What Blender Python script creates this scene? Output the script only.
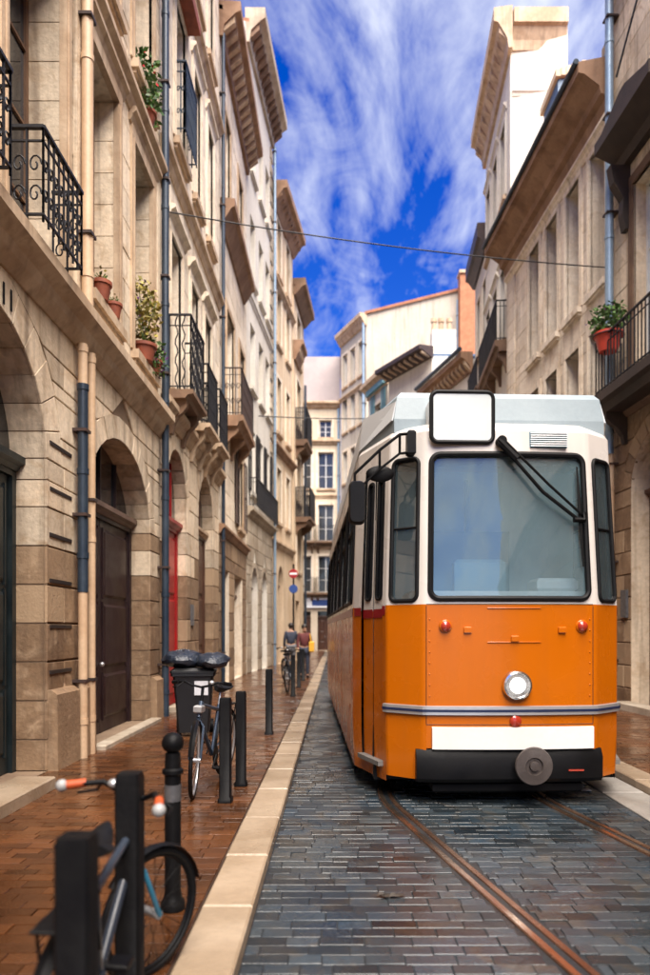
import bpy, math, random
from mathutils import Vector, Matrix
random.seed(7)
R = math.radians
scene = bpy.context.scene
for o in list(bpy.data.objects):
    bpy.data.objects.remove(o, do_unlink=True)

# ---------------------------------------------------------------- camera
cam_d = bpy.data.cameras.new('camera')
cam = bpy.data.objects.new('camera', cam_d)
scene.collection.objects.link(cam)
cam.location = (0, 0, 1.6)
cam.rotation_euler = (R(90), 0, 0)
cam_d.sensor_fit = 'HORIZONTAL'
cam_d.sensor_width = 36
cam_d.lens = 36 * 700 / 650
cam_d.shift_x = -10 / 650
cam_d.shift_y = 142.5 / 650
cam_d.clip_start = 0.05
cam_d.clip_end = 3000
cam_d.dof.use_dof = True
cam_d.dof.focus_distance = 6.6
cam_d.dof.aperture_fstop = 1.7
scene.camera = cam
scene.render.resolution_x, scene.render.resolution_y = 683, 1024

# ---------------------------------------------------------------- light
SUN_EL, SUN_AZ = 60.0, 166.0          # azimuth the sun stands at, clockwise from +Y (the street's direction)
world = bpy.data.worlds.new('World')
scene.world = world
world.use_nodes = True
wn, wl = world.node_tree.nodes, world.node_tree.links
wn.clear()

def wnode(t, **kw):
    n = wn.new(t)
    for k, v in kw.items():
        setattr(n, k, v)
    return n

sky = wnode('ShaderNodeTexSky', sky_type='NISHITA', sun_disc=False)
sky.sun_elevation = R(SUN_EL)
sky.sun_rotation = R(SUN_AZ)
sky.air_density = 1.0
sky.dust_density = 0.2
sky.ozone_density = 4.0
hs = wnode('ShaderNodeHueSaturation')
hs.inputs['Hue'].default_value = 0.529
hs.inputs['Saturation'].default_value = 1.40
hs.inputs['Value'].default_value = 0.42
wl.new(sky.outputs[0], hs.inputs['Color'])
tc = wnode('ShaderNodeTexCoord')
sep = wnode('ShaderNodeSeparateXYZ')
wl.new(tc.outputs['Generated'], sep.inputs[0])
addz = wnode('ShaderNodeMath', operation='ADD'); addz.inputs[1].default_value = 0.42
mx0 = wnode('ShaderNodeMath', operation='MAXIMUM'); mx0.inputs[1].default_value = 0.0
wl.new(sep.outputs['Z'], mx0.inputs[0]); wl.new(mx0.outputs[0], addz.inputs[0])
dx = wnode('ShaderNodeMath', operation='DIVIDE'); dy = wnode('ShaderNodeMath', operation='DIVIDE')
wl.new(sep.outputs['X'], dx.inputs[0]); wl.new(addz.outputs[0], dx.inputs[1])
wl.new(sep.outputs['Y'], dy.inputs[0]); wl.new(addz.outputs[0], dy.inputs[1])
comb = wnode('ShaderNodeCombineXYZ')
wl.new(dx.outputs[0], comb.inputs[0]); wl.new(dy.outputs[0], comb.inputs[1])
mp = wnode('ShaderNodeMapping')
mp.inputs['Rotation'].default_value = (0, 0, R(-38))
mp.inputs['Scale'].default_value = (1.5, 0.95, 1)
mp.inputs['Location'].default_value = (5.4, 2.9, 0)
wl.new(comb.outputs[0], mp.inputs[0])
cn = wnode('ShaderNodeTexNoise')
cn.inputs['Scale'].default_value = 2.3; cn.inputs['Detail'].default_value = 11
cn.inputs['Roughness'].default_value = 0.6; cn.inputs['Distortion'].default_value = 0.9
wl.new(mp.outputs[0], cn.inputs['Vector'])
cn2 = wnode('ShaderNodeTexNoise')
cn2.inputs['Scale'].default_value = 7.0; cn2.inputs['Detail'].default_value = 6
cn2.inputs['Roughness'].default_value = 0.65; cn2.inputs['Distortion'].default_value = 1.2
wl.new(mp.outputs[0], cn2.inputs['Vector'])
cmix = wnode('ShaderNodeMath', operation='MULTIPLY_ADD')
cmix.inputs[1].default_value = 0.36
wl.new(cn2.outputs['Fac'], cmix.inputs[0]); wl.new(cn.outputs['Fac'], cmix.inputs[2])
cr = wnode('ShaderNodeValToRGB')
cr.color_ramp.elements[0].position = 0.60; cr.color_ramp.elements[0].color = (0, 0, 0, 1)
cr.color_ramp.elements[1].position = 0.93; cr.color_ramp.elements[1].color = (0.92, 0.92, 0.92, 1)
wl.new(cmix.outputs[0], cr.inputs[0])
cm = wnode('ShaderNodeMixRGB')
cm.inputs['Color2'].default_value = (2.15, 2.25, 2.5, 1)
hz = wnode('ShaderNodeMapRange'); hz.interpolation_type = 'SMOOTHERSTEP'
for i_, v_ in ((1, 0.0), (2, 0.36), (3, 0.6), (4, 0.0)): hz.inputs[i_].default_value = v_
wl.new(sep.outputs['Z'], hz.inputs[0])
hm = wnode('ShaderNodeMixRGB'); hm.inputs['Color2'].default_value = (.75, 1.1, 1.75, 1)      # pale air low over the roofs, all round
wl.new(hz.outputs[0], hm.inputs['Fac']); wl.new(hs.outputs[0], hm.inputs['Color1'])
wl.new(cr.outputs[0], cm.inputs['Fac']); wl.new(hm.outputs[0], cm.inputs['Color1'])
bg = wnode('ShaderNodeBackground'); bg.inputs['Strength'].default_value = 0.046
wl.new(cm.outputs[0], bg.inputs['Color'])
wout = wnode('ShaderNodeOutputWorld')
wl.new(bg.outputs[0], wout.inputs[0])

sun_d = bpy.data.lights.new('sun', 'SUN')
sun_d.energy = 1.5; sun_d.angle = R(64); sun_d.color = (1.0, 0.905, 0.785)
sun = bpy.data.objects.new('sun', sun_d)
scene.collection.objects.link(sun)
sdir = Vector((math.sin(R(SUN_AZ)) * math.cos(R(SUN_EL)), math.cos(R(SUN_AZ)) * math.cos(R(SUN_EL)), math.sin(R(SUN_EL))))
sun.rotation_euler = sdir.to_track_quat('Z', 'Y').to_euler()
sun.location = (6, -10, 30)

scene.view_settings.view_transform = 'Standard'
scene.view_settings.look = 'None'
scene.view_settings.exposure = 3.48
scene.view_settings.gamma = 1
scene.view_settings.use_curve_mapping = False
scene.render.engine = 'CYCLES'
scene.cycles.max_bounces = 8
scene.cycles.diffuse_bounces = 4
scene.cycles.glossy_bounces = 4
scene.cycles.transparent_max_bounces = 12
scene.cycles.caustics_reflective = False
scene.cycles.caustics_refractive = False
scene.cycles.sample_clamp_indirect = 6

# ---------------------------------------------------------------- helpers
C = scene.collection
OFF = {}                                    # object name -> world offset of its root

class MB:
    """collects shapes and links them as one mesh object"""
    def __init__(s):
        s.v, s.f, s.t = [], [], []
    def add(s, vs, fs, tint=0.0):
        o = len(s.v)
        s.v += [tuple(p) for p in vs]
        s.f += [tuple(o + i for i in f) for f in fs]
        s.t += [tint] * len(vs)
        return s
    def hexa(s, p, tint=0.0):               # 8 points: bottom ring 0-3, top ring 4-7
        return s.add(p, [(3, 2, 1, 0), (4, 5, 6, 7), (0, 1, 5, 4), (1, 2, 6, 5), (2, 3, 7, 6), (3, 0, 4, 7)], tint)
    def box(s, x0, x1, y0, y1, z0, z1, tint=0.0):
        return s.hexa([(x0, y0, z0), (x1, y0, z0), (x1, y1, z0), (x0, y1, z0), (x0, y0, z1), (x1, y0, z1), (x1, y1, z1), (x0, y1, z1)], tint)
    def cbox(s, x0, x1, y0, y1, z0, z1, c=.01, tint=0.0):   # chamfered box
        ps = []
        for z, i in ((z0, c), (z0 + c, 0), (z1 - c, 0), (z1, c)):
            ps.append([(x0 + i, y0 + i, z), (x1 - i, y0 + i, z), (x1 - i, y1 - i, z), (x0 + i, y1 - i, z)])
        return s.loft(ps, True, True, tint)
    def fbox(s, F, s0, s1, z0, z1, d0, d1, tint=0.0):
        P = F.P
        return s.hexa([P(s0, z0, d0), P(s1, z0, d0), P(s1, z0, d1), P(s0, z0, d1), P(s0, z1, d0), P(s1, z1, d0), P(s1, z1, d1), P(s0, z1, d1)], tint)
    def loft(s, rings, cap0=True, cap1=True, tint=0.0):
        n = len(rings[0]); vs = [p for r in rings for p in r]; fs = []
        for k in range(len(rings) - 1):
            for i in range(n):
                j = (i + 1) % n
                fs.append((k * n + i, k * n + j, (k + 1) * n + j, (k + 1) * n + i))
        if cap0: fs.append(tuple(range(n - 1, -1, -1)))
        if cap1: fs.append(tuple((len(rings) - 1) * n + i for i in range(n)))
        return s.add(vs, fs, tint)
    def tube(s, path, r, n=8, closed=False, tint=0.0):
        path = [Vector(p) for p in path]
        m = len(path)
        rr = r if isinstance(r, (list, tuple)) else [r] * m
        tans = []
        for i in range(m):
            if closed: t = path[(i + 1) % m] - path[i - 1]
            else: t = path[min(i + 1, m - 1)] - path[max(i - 1, 0)]
            if t.length < 1e-9: t = Vector((0, 0, 1))
            tans.append(t.normalized())
        a = Vector((0, 0, 1)) if abs(tans[0].z) < .9 else Vector((1, 0, 0))
        u = tans[0].cross(a).normalized()
        rings = []
        for i in range(m):
            u = (u - tans[i] * u.dot(tans[i]))
            if u.length < 1e-6: u = tans[i].orthogonal()
            u.normalize(); w = tans[i].cross(u)
            rings.append([path[i] + (u * math.cos(2 * math.pi * k / n) + w * math.sin(2 * math.pi * k / n)) * rr[i] for k in range(n)])
        if closed: rings.append(rings[0])
        return s.loft(rings, not closed, not closed, tint)
    def lathe(s, prof, n=16, M=None, tint=0.0):   # profile (r, z) about local z
        rings = []
        for r, z in prof:
            ring = [Vector((r * math.cos(2 * math.pi * k / n), r * math.sin(2 * math.pi * k / n), z)) for k in range(n)]
            rings.append([M @ p for p in ring] if M else ring)
        return s.loft(rings, True, True, tint)
    def ball(s, c, rx, ry=None, rz=None, n=10, m=7, tint=0.0):
        ry = ry or rx; rz = rz or rx
        rings = []
        for i in range(m + 1):
            a = math.pi * (i + .02 if i == 0 else i - .02 if i == m else i) / m
            rings.append([(c[0] + rx * math.sin(a) * math.cos(2 * math.pi * k / n), c[1] + ry * math.sin(a) * math.sin(2 * math.pi * k / n), c[2] - rz * math.cos(a)) for k in range(n)])
        return s.loft(rings, True, True, tint)
    def prism(s, pts, vec, tint=0.0):
        vec = Vector(vec)
        return s.loft([[Vector(p) for p in pts], [Vector(p) + vec for p in pts]], True, True, tint)
    def build(s, name, mat, parent=None, local=False, smooth=False):
        off = Vector((0, 0, 0))
        if parent is not None and not local: off = OFF.get(parent.name, off)
        me = bpy.data.meshes.new(name)
        if off.length: vs = [(p[0] - off.x, p[1] - off.y, p[2] - off.z) for p in s.v]
        else: vs = s.v
        me.from_pydata(vs, [], s.f)
        if any(s.t):
            a = me.attributes.new('tint', 'FLOAT', 'POINT'); a.data.foreach_set('value', s.t)
        me.materials.append(mat)
        if smooth:
            me.polygons.foreach_set('use_smooth', [True] * len(me.polygons))
            me.set_sharp_from_angle(angle=R(38))
        me.update()
        o = bpy.data.objects.new(name, me); C.objects.link(o)
        if parent is not None:
            o.parent = parent; OFF[o.name] = off
        return o

def tag(o, label, cat, group=None, kind=None):
    o['label'] = label; o['category'] = cat
    if group: o['group'] = group
    if kind: o['kind'] = kind
    return o
def thing(name, label, cat, loc, rz=0, group=None):
    o = bpy.data.objects.new(name, None); C.objects.link(o)
    o.empty_display_size = .3
    o.location = loc; o.rotation_euler = (0, 0, rz)
    OFF[o.name] = Vector(loc)
    return tag(o, label, cat, group)
def struct(o):
    o['kind'] = 'structure'; return o
def copy_tree(o, parent=None):
    c = o.copy(); C.objects.link(c); c.parent = parent
    for ch in list(o.children): copy_tree(ch, c)
    return c
def rnd(a, b): return random.uniform(a, b)

# ---------------------------------------------------------------- materials
M = {}
def pmat(name, c1, c2=None, scale=1.5, rough=.6, rough2=None, bump=.0, bscale=40, metallic=0, tint=0, fine=.12, streak=0.0, spec=.5, rscale=2.0, coat=0, objrand=0, tintcol=None, bdist=.01, c3=None):
    m = bpy.data.materials.new(name); m.use_nodes = True
    nt = m.node_tree; N, L = nt.nodes, nt.links
    b = N['Principled BSDF']
    b.inputs['Metallic'].default_value = metallic
    b.inputs['Specular IOR Level'].default_value = spec
    b.inputs['Coat Weight'].default_value = coat
    b.inputs['Coat Roughness'].default_value = .05
    geo = N.new('ShaderNodeNewGeometry')
    def noise(sc, det=5, vec=None, dist=0):
        n = N.new('ShaderNodeTexNoise'); n.inputs['Scale'].default_value = sc; n.inputs['Detail'].default_value = det
        n.inputs['Distortion'].default_value = dist
        L.new(vec or geo.outputs['Position'], n.inputs['Vector']); return n.outputs['Fac']
    def ramp(src, p0, p1, a=0, c=1):
        r = N.new('ShaderNodeMapRange'); r.inputs[1].default_value = p0; r.inputs[2].default_value = p1
        r.inputs[3].default_value = a; r.inputs[4].default_value = c
        L.new(src, r.inputs[0]); return r.outputs[0]
    def mix(f, a, c, mode='MIX'):
        x = N.new('ShaderNodeMixRGB'); x.blend_type = mode
        for i, val in ((0, f), (1, a), (2, c)):
            if isinstance(val, (int, float)): x.inputs[i].default_value = val
            elif isinstance(val, tuple): x.inputs[i].default_value = (*val, 1)
            else: L.new(val, x.inputs[i])
        return x.outputs[0]
    col = c1
    if c2: col = mix(ramp(noise(scale, 6, None, .6), .34, .66), c1, c2)
    if c3: col = mix(ramp(noise(scale * 2.7, 6, None, 1.2), .52, .7), col, c3)
    if streak:
        mpn = N.new('ShaderNodeMapping'); mpn.inputs['Scale'].default_value = (5.5, 5.5, .35)
        L.new(geo.outputs['Position'], mpn.inputs[0])
        f = ramp(noise(1.0, 6, mpn.outputs[0], .4), .5, .78, 0, streak)
        col = mix(f, col, (.10, .055, .03))
    if fine:
        col = mix(1.0, col, mix(noise(bscale * .55, 4), (1 - fine * 1.6,) * 3, (1 + fine,) * 3), 'MULTIPLY')
    if tint:
        at = N.new('ShaderNodeAttribute'); at.attribute_name = 'tint'
        if tintcol:
            col = mix(ramp(at.outputs['Fac'], 0, 1), col, tintcol)
        br = ramp(at.outputs['Fac'], -1, 1, 1 - tint, 1 + tint)
        cx = N.new('ShaderNodeCombineXYZ')
        for i in range(3): L.new(br, cx.inputs[i])
        col = mix(1.0, col, cx.outputs[0], 'MULTIPLY')
    if objrand:
        oi = N.new('ShaderNodeObjectInfo')
        br = ramp(oi.outputs['Random'], 0, 1, 1 - objrand, 1 + objrand)
        cx = N.new('ShaderNodeCombineXYZ')
        for i in range(3): L.new(br, cx.inputs[i])
        col = mix(1.0, col, cx.outputs[0], 'MULTIPLY')
    if isinstance(col, tuple): b.inputs['Base Color'].default_value = (*col, 1)
    else: L.new(col, b.inputs['Base Color'])
    if rough2 is not None: L.new(ramp(noise(rscale, 4, None, .5), .38, .62, rough, rough2), b.inputs['Roughness'])
    else: b.inputs['Roughness'].default_value = rough
    if bump:
        bp = N.new('ShaderNodeBump'); bp.inputs['Strength'].default_value = bump; bp.inputs['Distance'].default_value = bdist
        L.new(noise(bscale, 6), bp.inputs['Height']); L.new(bp.outputs[0], b.inputs['Normal'])
    M[name] = m
    return m

pmat('stone_cream', (.74, .615, .46), (.63, .50, .355), 1.1, .8, bump=.6, bscale=28, tint=.2, streak=.72, fine=.2, c3=(.55, .41, .27))
pmat('stone_pale', (.80, .70, .565), (.72, .605, .465), .9, .8, bump=.5, bscale=28, tint=.15, streak=.55, fine=.16, c3=(.64, .51, .37))
pmat('stone_brown', (.29, .185, .105), (.19, .11, .058), 1.2, .62, .8, bump=.7, bscale=24, tint=.16, streak=.85, fine=.26, c3=(.38, .26, .16), tintcol=(.35, .245, .15))
pmat('stone_trim', (.57, .43, .295), (.40, .27, .165), 1.6, .75, bump=.5, bscale=26, streak=.6, tint=.15)
pmat('stone_dark', (.20, .115, .065), (.11, .06, .035), 1.8, .75, bump=.5, bscale=26, streak=.4)
pmat('stone_black', (.045, .028, .02), (.025, .016, .012), 2, .7, bump=.4)
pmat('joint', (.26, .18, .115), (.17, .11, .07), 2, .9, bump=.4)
pmat('plaster_white', (.70, .66, .585), (.61, .55, .46), .5, .85, bump=.25, bscale=18, streak=.28)
pmat('plaster_warm', (.70, .55, .38), (.58, .42, .27), .6, .85, bump=.25, bscale=18, streak=.4)
pmat('plaster_gable', (.50, .45, .38), (.42, .37, .30), .4, .85, bump=.25, bscale=18, streak=.45)
pmat('plaster_cream', (.66, .56, .42), (.58, .475, .34), .5, .85, bump=.25, bscale=18, streak=.25)
pmat('stone_grey', (.47, .40, .31), (.30, .235, .165), 1.0, .8, bump=.4, bscale=26, tint=.18, streak=.5)
pmat('cornice_brown', (.33, .195, .115), (.20, .105, .055), 1.5, .75, bump=.4, streak=.5)
pmat('roof_tile', (.34, .14, .07), (.24, .095, .05), 3, .8, bump=.6, bscale=14)
pmat('slate_blue', (.05, .11, .20), (.08, .15, .25), 4, .45, bump=.4, bscale=16)
pmat('mansard_pink', (.24, .195, .19), (.20, .165, .165), 1, .7, bump=.3)
pmat('brick_orange', (.40, .165, .08), (.31, .12, .055), 3, .8, bump=.6, bscale=14)
pmat('iron', (.008, .009, .013), (.016, .015, .018), 5, .42, .6, bump=.2, fine=.2, spec=.3)
pmat('iron_rust', (.03, .022, .022), (.06, .032, .025), 5, .55, bump=.2, metallic=.2)
pmat('pipe_blue', (.016, .028, .048), (.028, .045, .068), 2, .38, .5, bump=.1, fine=.15, metallic=.2)
pmat('pipe_zinc', (.21, .30, .40), (.28, .37, .46), 2, .4, bump=.1, metallic=.3)
pmat('pipe_beige', (.60, .43, .28), (.50, .33, .20), 2, .5, bump=.15, streak=.3)
pmat('door_purple', (.013, .004, .005), (.020, .006, .007), 2, .4, .55, bump=.25, bscale=30)
pmat('door_green', (.004, .008, .010), (.007, .013, .015), 2, .35, .5, bump=.2)
pmat('door_red', (.36, .012, .012), (.26, .01, .012), 2, .35, .45, bump=.15)
pmat('door_brown', (.055, .022, .012), (.09, .036, .018), 3, .45, bump=.3)
pmat('transom_wood', (.16, .10, .075), (.10, .06, .045), 3, .5, bump=.2)
pmat('shutter_brown', (.09, .055, .045), (.06, .036, .03), 2, .6, bump=.2)
pmat('shutter_white', (.62, .66, .68), (.52, .57, .60), 1, .6, bump=.1)
pmat('frame_white', (.72, .71, .68), (.62, .60, .56), 2, .5, bump=.1)
pmat('frame_wood', (.16, .085, .045), (.11, .055, .03), 3, .5, bump=.2)
pmat('teal_wood', (.10, .26, .32), (.16, .34, .40), 2, .6, bump=.2)
pmat('curtain', (.62, .66, .68), (.50, .54, .57), 3, .8)
pmat('terracotta', (.27, .065, .028), (.18, .042, .02), 5, .7, bump=.2)
pmat('pot_red', (.55, .05, .025), (.42, .04, .02), 5, .5)
pmat('leaf_green', (.045, .12, .022), (.09, .17, .03), 9, .5, tint=.5)
pmat('leaf_yellow', (.33, .25, .05), (.24, .22, .05), 9, .55, tint=.5)
pmat('petal_red', (.65, .02, .03), None, rough=.5, tint=.3, fine=0)
pmat('petal_purple', (.10, .018, .10), (.05, .012, .07), 9, .5, tint=.4)
pmat('paver_brick', (.115, .042, .014), (.06, .022, .008), .9, .07, .36, bump=.35, bscale=70, tint=.38, fine=.22, rscale=1.3, spec=.6, bdist=.004)
pmat('paver_joint', (.05, .026, .015), (.035, .018, .01), 3, .35, .7, bump=.4)
pmat('sett', (.017, .029, .042), (.030, .038, .043), 1.4, .12, .40, bump=.5, bscale=34, tint=.55, fine=.25, rscale=1.1, spec=.5, c3=(.042, .040, .036), bdist=.006)
pmat('sett_joint', (.014, .018, .022), (.022, .023, .024), 3, .25, .6, bump=.5)
pmat('kerb_stone', (.36, .28, .20), (.26, .19, .125), 1.3, .2, .5, bump=.35, bscale=30, tint=.16, rscale=1.5, spec=.5)
pmat('concrete', (.30, .285, .26), (.22, .20, .18), 1.2, .35, .65, bump=.4, bscale=30, tint=.1)
pmat('ground_far', (.15, .12, .095), (.10, .085, .07), .4, .6, bump=.3)
pmat('paint_white', (.75, .74, .71), (.60, .58, .55), 6, .5, bump=.2)
pmat('rail_steel', (.24, .13, .085), (.36, .22, .15), 3, .16, .32, bump=.2, bscale=60, metallic=.85)
pmat('rail_top', (.55, .42, .33), (.45, .32, .24), 3, .14, .25, bump=.1, metallic=.95)
pmat('groove', (.02, .012, .01), None, rough=.6)
pmat('tram_orange', (.50, .118, .0005), (.475, .110, .0005), .7, .20, .32, bump=.02, bscale=3, fine=.05, coat=.12, bdist=.02, streak=.13, spec=.35)
pmat('tram_cream', (.66, .62, .585), (.60, .56, .525), .8, .25, .33, bump=.02, bscale=3, fine=.05, coat=.3, bdist=.02, streak=.14)
pmat('tram_maroon', (.25, .008, .012), None, rough=.3, fine=0)
pmat('tram_roof', (.24, .295, .33), (.21, .265, .30), 1.5, .4, bump=.1, fine=.06)
pmat('tram_roof_white', (.58, .60, .62), (.52, .54, .56), 1.5, .4, bump=.05, fine=.04)
pmat('rubber', (.004, .004, .005), None, rough=.55, bump=.1, fine=.1, spec=.2)
pmat('black_paint', (.0025, .0025, .003), (.004, .004, .005), 4, .4, .55, bump=.08, spec=.16)
pmat('black_metal', (.003, .003, .004), (.006, .006, .0065), 6, .5, bump=.2, spec=.14)
pmat('buffer_grey', (.10, .085, .08), (.065, .052, .048), 5, .5, bump=.3, metallic=.3)
pmat('chrome', (.75, .75, .76), None, rough=.15, metallic=1, fine=.05)
pmat('aluminium', (.62, .63, .65), (.55, .56, .58), 3, .3, metallic=.7, fine=.05)
pmat('navy', (.012, .02, .06), None, rough=.35, fine=0)
pmat('white_plate', (.78, .77, .76), (.72, .71, .69), 2, .4, fine=.04)
pmat('lamp_red', (.36, .03, .012), None, rough=.15, fine=.1, coat=.6)
pmat('cab_panel', (.58, .74, .80), (.53, .70, .77), 2, .6, fine=.04)
pmat('cab_dark', (.17, .32, .41), (.15, .29, .38), 2, .5, fine=.04)
pmat('cab_dash', (.70, .74, .76), (.62, .66, .69), 3, .5, fine=.05)
pmat('seat_brown', (.20, .09, .04), None, rough=.6)
pmat('bike_frame', (.02, .03, .05), (.03, .04, .06), 4, .3, fine=.1, coat=.3)
pmat('bike_blue', (.025, .15, .24), (.02, .11, .18), 4, .3, fine=.1, coat=.3)
pmat('bike_steel', (.06, .085, .13), (.045, .065, .10), 4, .3, fine=.1, metallic=.4)
pmat('grip_orange', (.42, .065, .012), None, rough=.6, fine=.1)
pmat('grip_white', (.30, .30, .30), None, rough=.4, fine=0)
pmat('bin_plastic', (.005, .0055, .007), (.008, .0085, .010), 3, .42, .55, bump=.15)
pmat('bag_blue', (.016, .022, .036), (.025, .032, .048), 6, .28, .4, bump=.8, bscale=16, bdist=.03)
pmat('paper', (.72, .73, .76), (.60, .61, .66), 14, .7, fine=.1)
pmat('skin', (.48, .27, .18), None, rough=.5, fine=.05)
pmat('hair_dark', (.02, .013, .01), None, rough=.5)
pmat('cloth_maroon', (.11, .022, .022), (.08, .016, .018), 8, .85)
pmat('cloth_navy', (.022, .028, .05), (.03, .036, .06), 8, .85)
pmat('cloth_grey', (.13, .13, .14), (.09, .09, .10), 8, .85)
pmat('bag_yellow', (.72, .38, .03), None, rough=.6)
pmat('sign_red', (.33, .012, .015), None, rough=.35, fine=0)
pmat('sign_blue', (.03, .07, .25), None, rough=.35, fine=0)
pmat('sign_white', (.82, .82, .82), None, rough=.4, fine=0)
pmat('plaque_grey', (.16, .16, .17), (.11, .11, .12), 20, .4, metallic=.5)
pmat('dead_leaf', (.03, .02, .012), None, rough=.6)

def glass_mat(name, tintc, rough, veil=0, glossc=(.9, .95, 1), fres=.10, veilc=(.5, .66, .72)):
    """pane: clear tinted glass, its mirror reflection, and a pale layer that paints in sky sheen"""
    m = bpy.data.materials.new(name); m.use_nodes = True
    N, L = m.node_tree.nodes, m.node_tree.links; N.clear()
    out = N.new('ShaderNodeOutputMaterial'); tr = N.new('ShaderNodeBsdfTransparent'); gl = N.new('ShaderNodeBsdfGlossy')
    tr.inputs[0].default_value = (*tintc, 1); gl.inputs[0].default_value = (*glossc, 1); gl.inputs['Roughness'].default_value = rough
    fr = N.new('ShaderNodeFresnel'); fr.inputs[0].default_value = 1.5
    ma = N.new('ShaderNodeMath'); ma.operation = 'MULTIPLY_ADD'; ma.inputs[1].default_value = 1 - fres; ma.inputs[2].default_value = fres
    L.new(fr.outputs[0], ma.inputs[0])
    mx = N.new('ShaderNodeMixShader'); L.new(ma.outputs[0], mx.inputs[0]); L.new(tr.outputs[0], mx.inputs[1]); L.new(gl.outputs[0], mx.inputs[2])
    df = N.new('ShaderNodeBsdfDiffuse'); df.inputs[0].default_value = (*veilc, 1)  # pale blue diffuse colour painting the reflected sky onto the pane
    geo = N.new('ShaderNodeNewGeometry'); nz = N.new('ShaderNodeTexNoise'); nz.inputs['Scale'].default_value = 3.5; nz.inputs['Detail'].default_value = 8
    L.new(geo.outputs['Position'], nz.inputs['Vector'])
    rg = N.new('ShaderNodeMapRange'); rg.inputs[1].default_value = .3; rg.inputs[2].default_value = .7; rg.inputs[3].default_value = veil * .9; rg.inputs[4].default_value = veil * 1.1
    L.new(nz.outputs['Fac'], rg.inputs[0])
    m2 = N.new('ShaderNodeMixShader'); L.new(rg.outputs[0], m2.inputs[0]); L.new(mx.outputs[0], m2.inputs[1]); L.new(df.outputs[0], m2.inputs[2])
    L.new(m2.outputs[0], out.inputs[0]); M[name] = m
glass_mat('tram_glass', (.80, .92, .97), .02, .16, fres=.09, veilc=(.40, .62, .72))
glass_mat('tram_side_glass', (.55, .64, .68), .02, .06, fres=.08)
pmat('glass_dark', (.012, .014, .018), None, rough=.06, spec=.8, fine=0)
pmat('glass_room', (.03, .035, .04), (.05, .05, .05), 1.2, .06, spec=.9, fine=0)

def emit_mat(name, col, st):
    m = bpy.data.materials.new(name); m.use_nodes = True
    b = m.node_tree.nodes['Principled BSDF']
    b.inputs['Base Color'].default_value = (*col, 1); b.inputs['Roughness'].default_value = .15
    b.inputs['Emission Color'].default_value = (*col, 1); b.inputs['Emission Strength'].default_value = st
    M[name] = m
emit_mat('lamp_lens', (.95, .92, .85), .35)
pmat('step_grey', (.20, .19, .18), (.14, .13, .12), 4, .6)
pmat('dest_white', (.60, .64, .645), (.54, .59, .60), 2, .12, fine=.03, coat=.5)

# ---------------------------------------------------------------- paving
def seen(p):                                # is a place near enough and inside the photographed street view
    if p[1] < .5: return False
    x = 335 + 700 * p[0] / p[1]; y = 630 + 700 * (1.6 - p[2]) / p[1]
    return -10 < x < 660 and -10 < y < 985

def paver_mesh(mb, x0, x1, y0, y1, zb, zt, inset, tint):
    j = [rnd(-.0013, .0013) for _ in range(4)]
    i = inset
    mb.add([(x0, y0, zb), (x1, y0, zb), (x1, y1, zb), (x0, y1, zb),
            (x0, y0, zt - i), (x1, y0, zt - i), (x1, y1, zt - i), (x0, y1, zt - i),
            (x0 + i, y0 + i, zt + j[0]), (x1 - i, y0 + i, zt + j[1]), (x1 - i, y1 - i, zt + j[2]), (x0 + i, y1 - i, zt + j[3])],
           [(0, 1, 5, 4), (1, 2, 6, 5), (2, 3, 7, 6), (3, 0, 4, 7), (4, 5, 9, 8), (5, 6, 10, 9), (6, 7, 11, 10), (7, 4, 8, 11), (8, 9, 10, 11)], tint)

def pave(parent, name, many, mat, x0, x1, y0, y1, bx, by, zb, zt, gap, inset, skip=None, limit=300, vary=.3):
    cells = []
    row = 0; y = y0
    while y < y1 - .02:
        h = by * rnd(.92, 1.08)
        x = x0 - (bx * .5 if row % 2 else 0) - rnd(0, .05)
        while x < x1 - .01:
            w = bx * rnd(1 - vary, 1 + vary)
            a, b = max(x, x0), min(x + w, x1)
            if x1 - (x + w) < .07: b = x1; w = x1 - x + .001
            if b - a > .05:
                spans = [(a, b)]
                if skip: spans = skip(a, b, y, y + h)
                for (p, q) in spans:
                    if q - p > .03: cells.append((p + gap / 2, q - gap / 2, y + gap / 2, y + h - gap / 2, zt + rnd(-.003, .003), rnd(-1, 1)))
            x += w
        y += h; row += 1
    vis = sorted([c for c in cells if seen(((c[0] + c[1]) / 2, (c[2] + c[3]) / 2, zt))], key=lambda c: (c[2] ** 3) / ((c[1] - c[0])))[:limit]
    vs = set(vis)
    for c in vis:
        mb = MB(); paver_mesh(mb, c[0], c[1], c[2], c[3], zb, c[4], inset, c[5])
        mb.build(name, mat, parent)
    mb = MB()
    for c in cells:
        if c not in vs: paver_mesh(mb, c[0], c[1], c[2], c[3], zb, c[4], inset, c[5])
    o = mb.build(many, mat, parent); o['kind'] = 'stuff'
    return o

ground = MB(); ground.add([(-900, -300, -.03), (900, -300, -.03), (900, 1500, -.03), (-900, 1500, -.03)], [(0, 1, 2, 3)])
struct(ground.build('ground', M['ground_far']))
KX0, KX1 = -.74, -.45                     # left kerb
RK0, RK1 = 3.05, 3.33                     # right kerb
mb = MB(); mb.box(KX1 - .02, RK0 + .02, -6, 60, -.025, -.0055)
road = struct(mb.build('road', M['sett_joint']))

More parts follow.
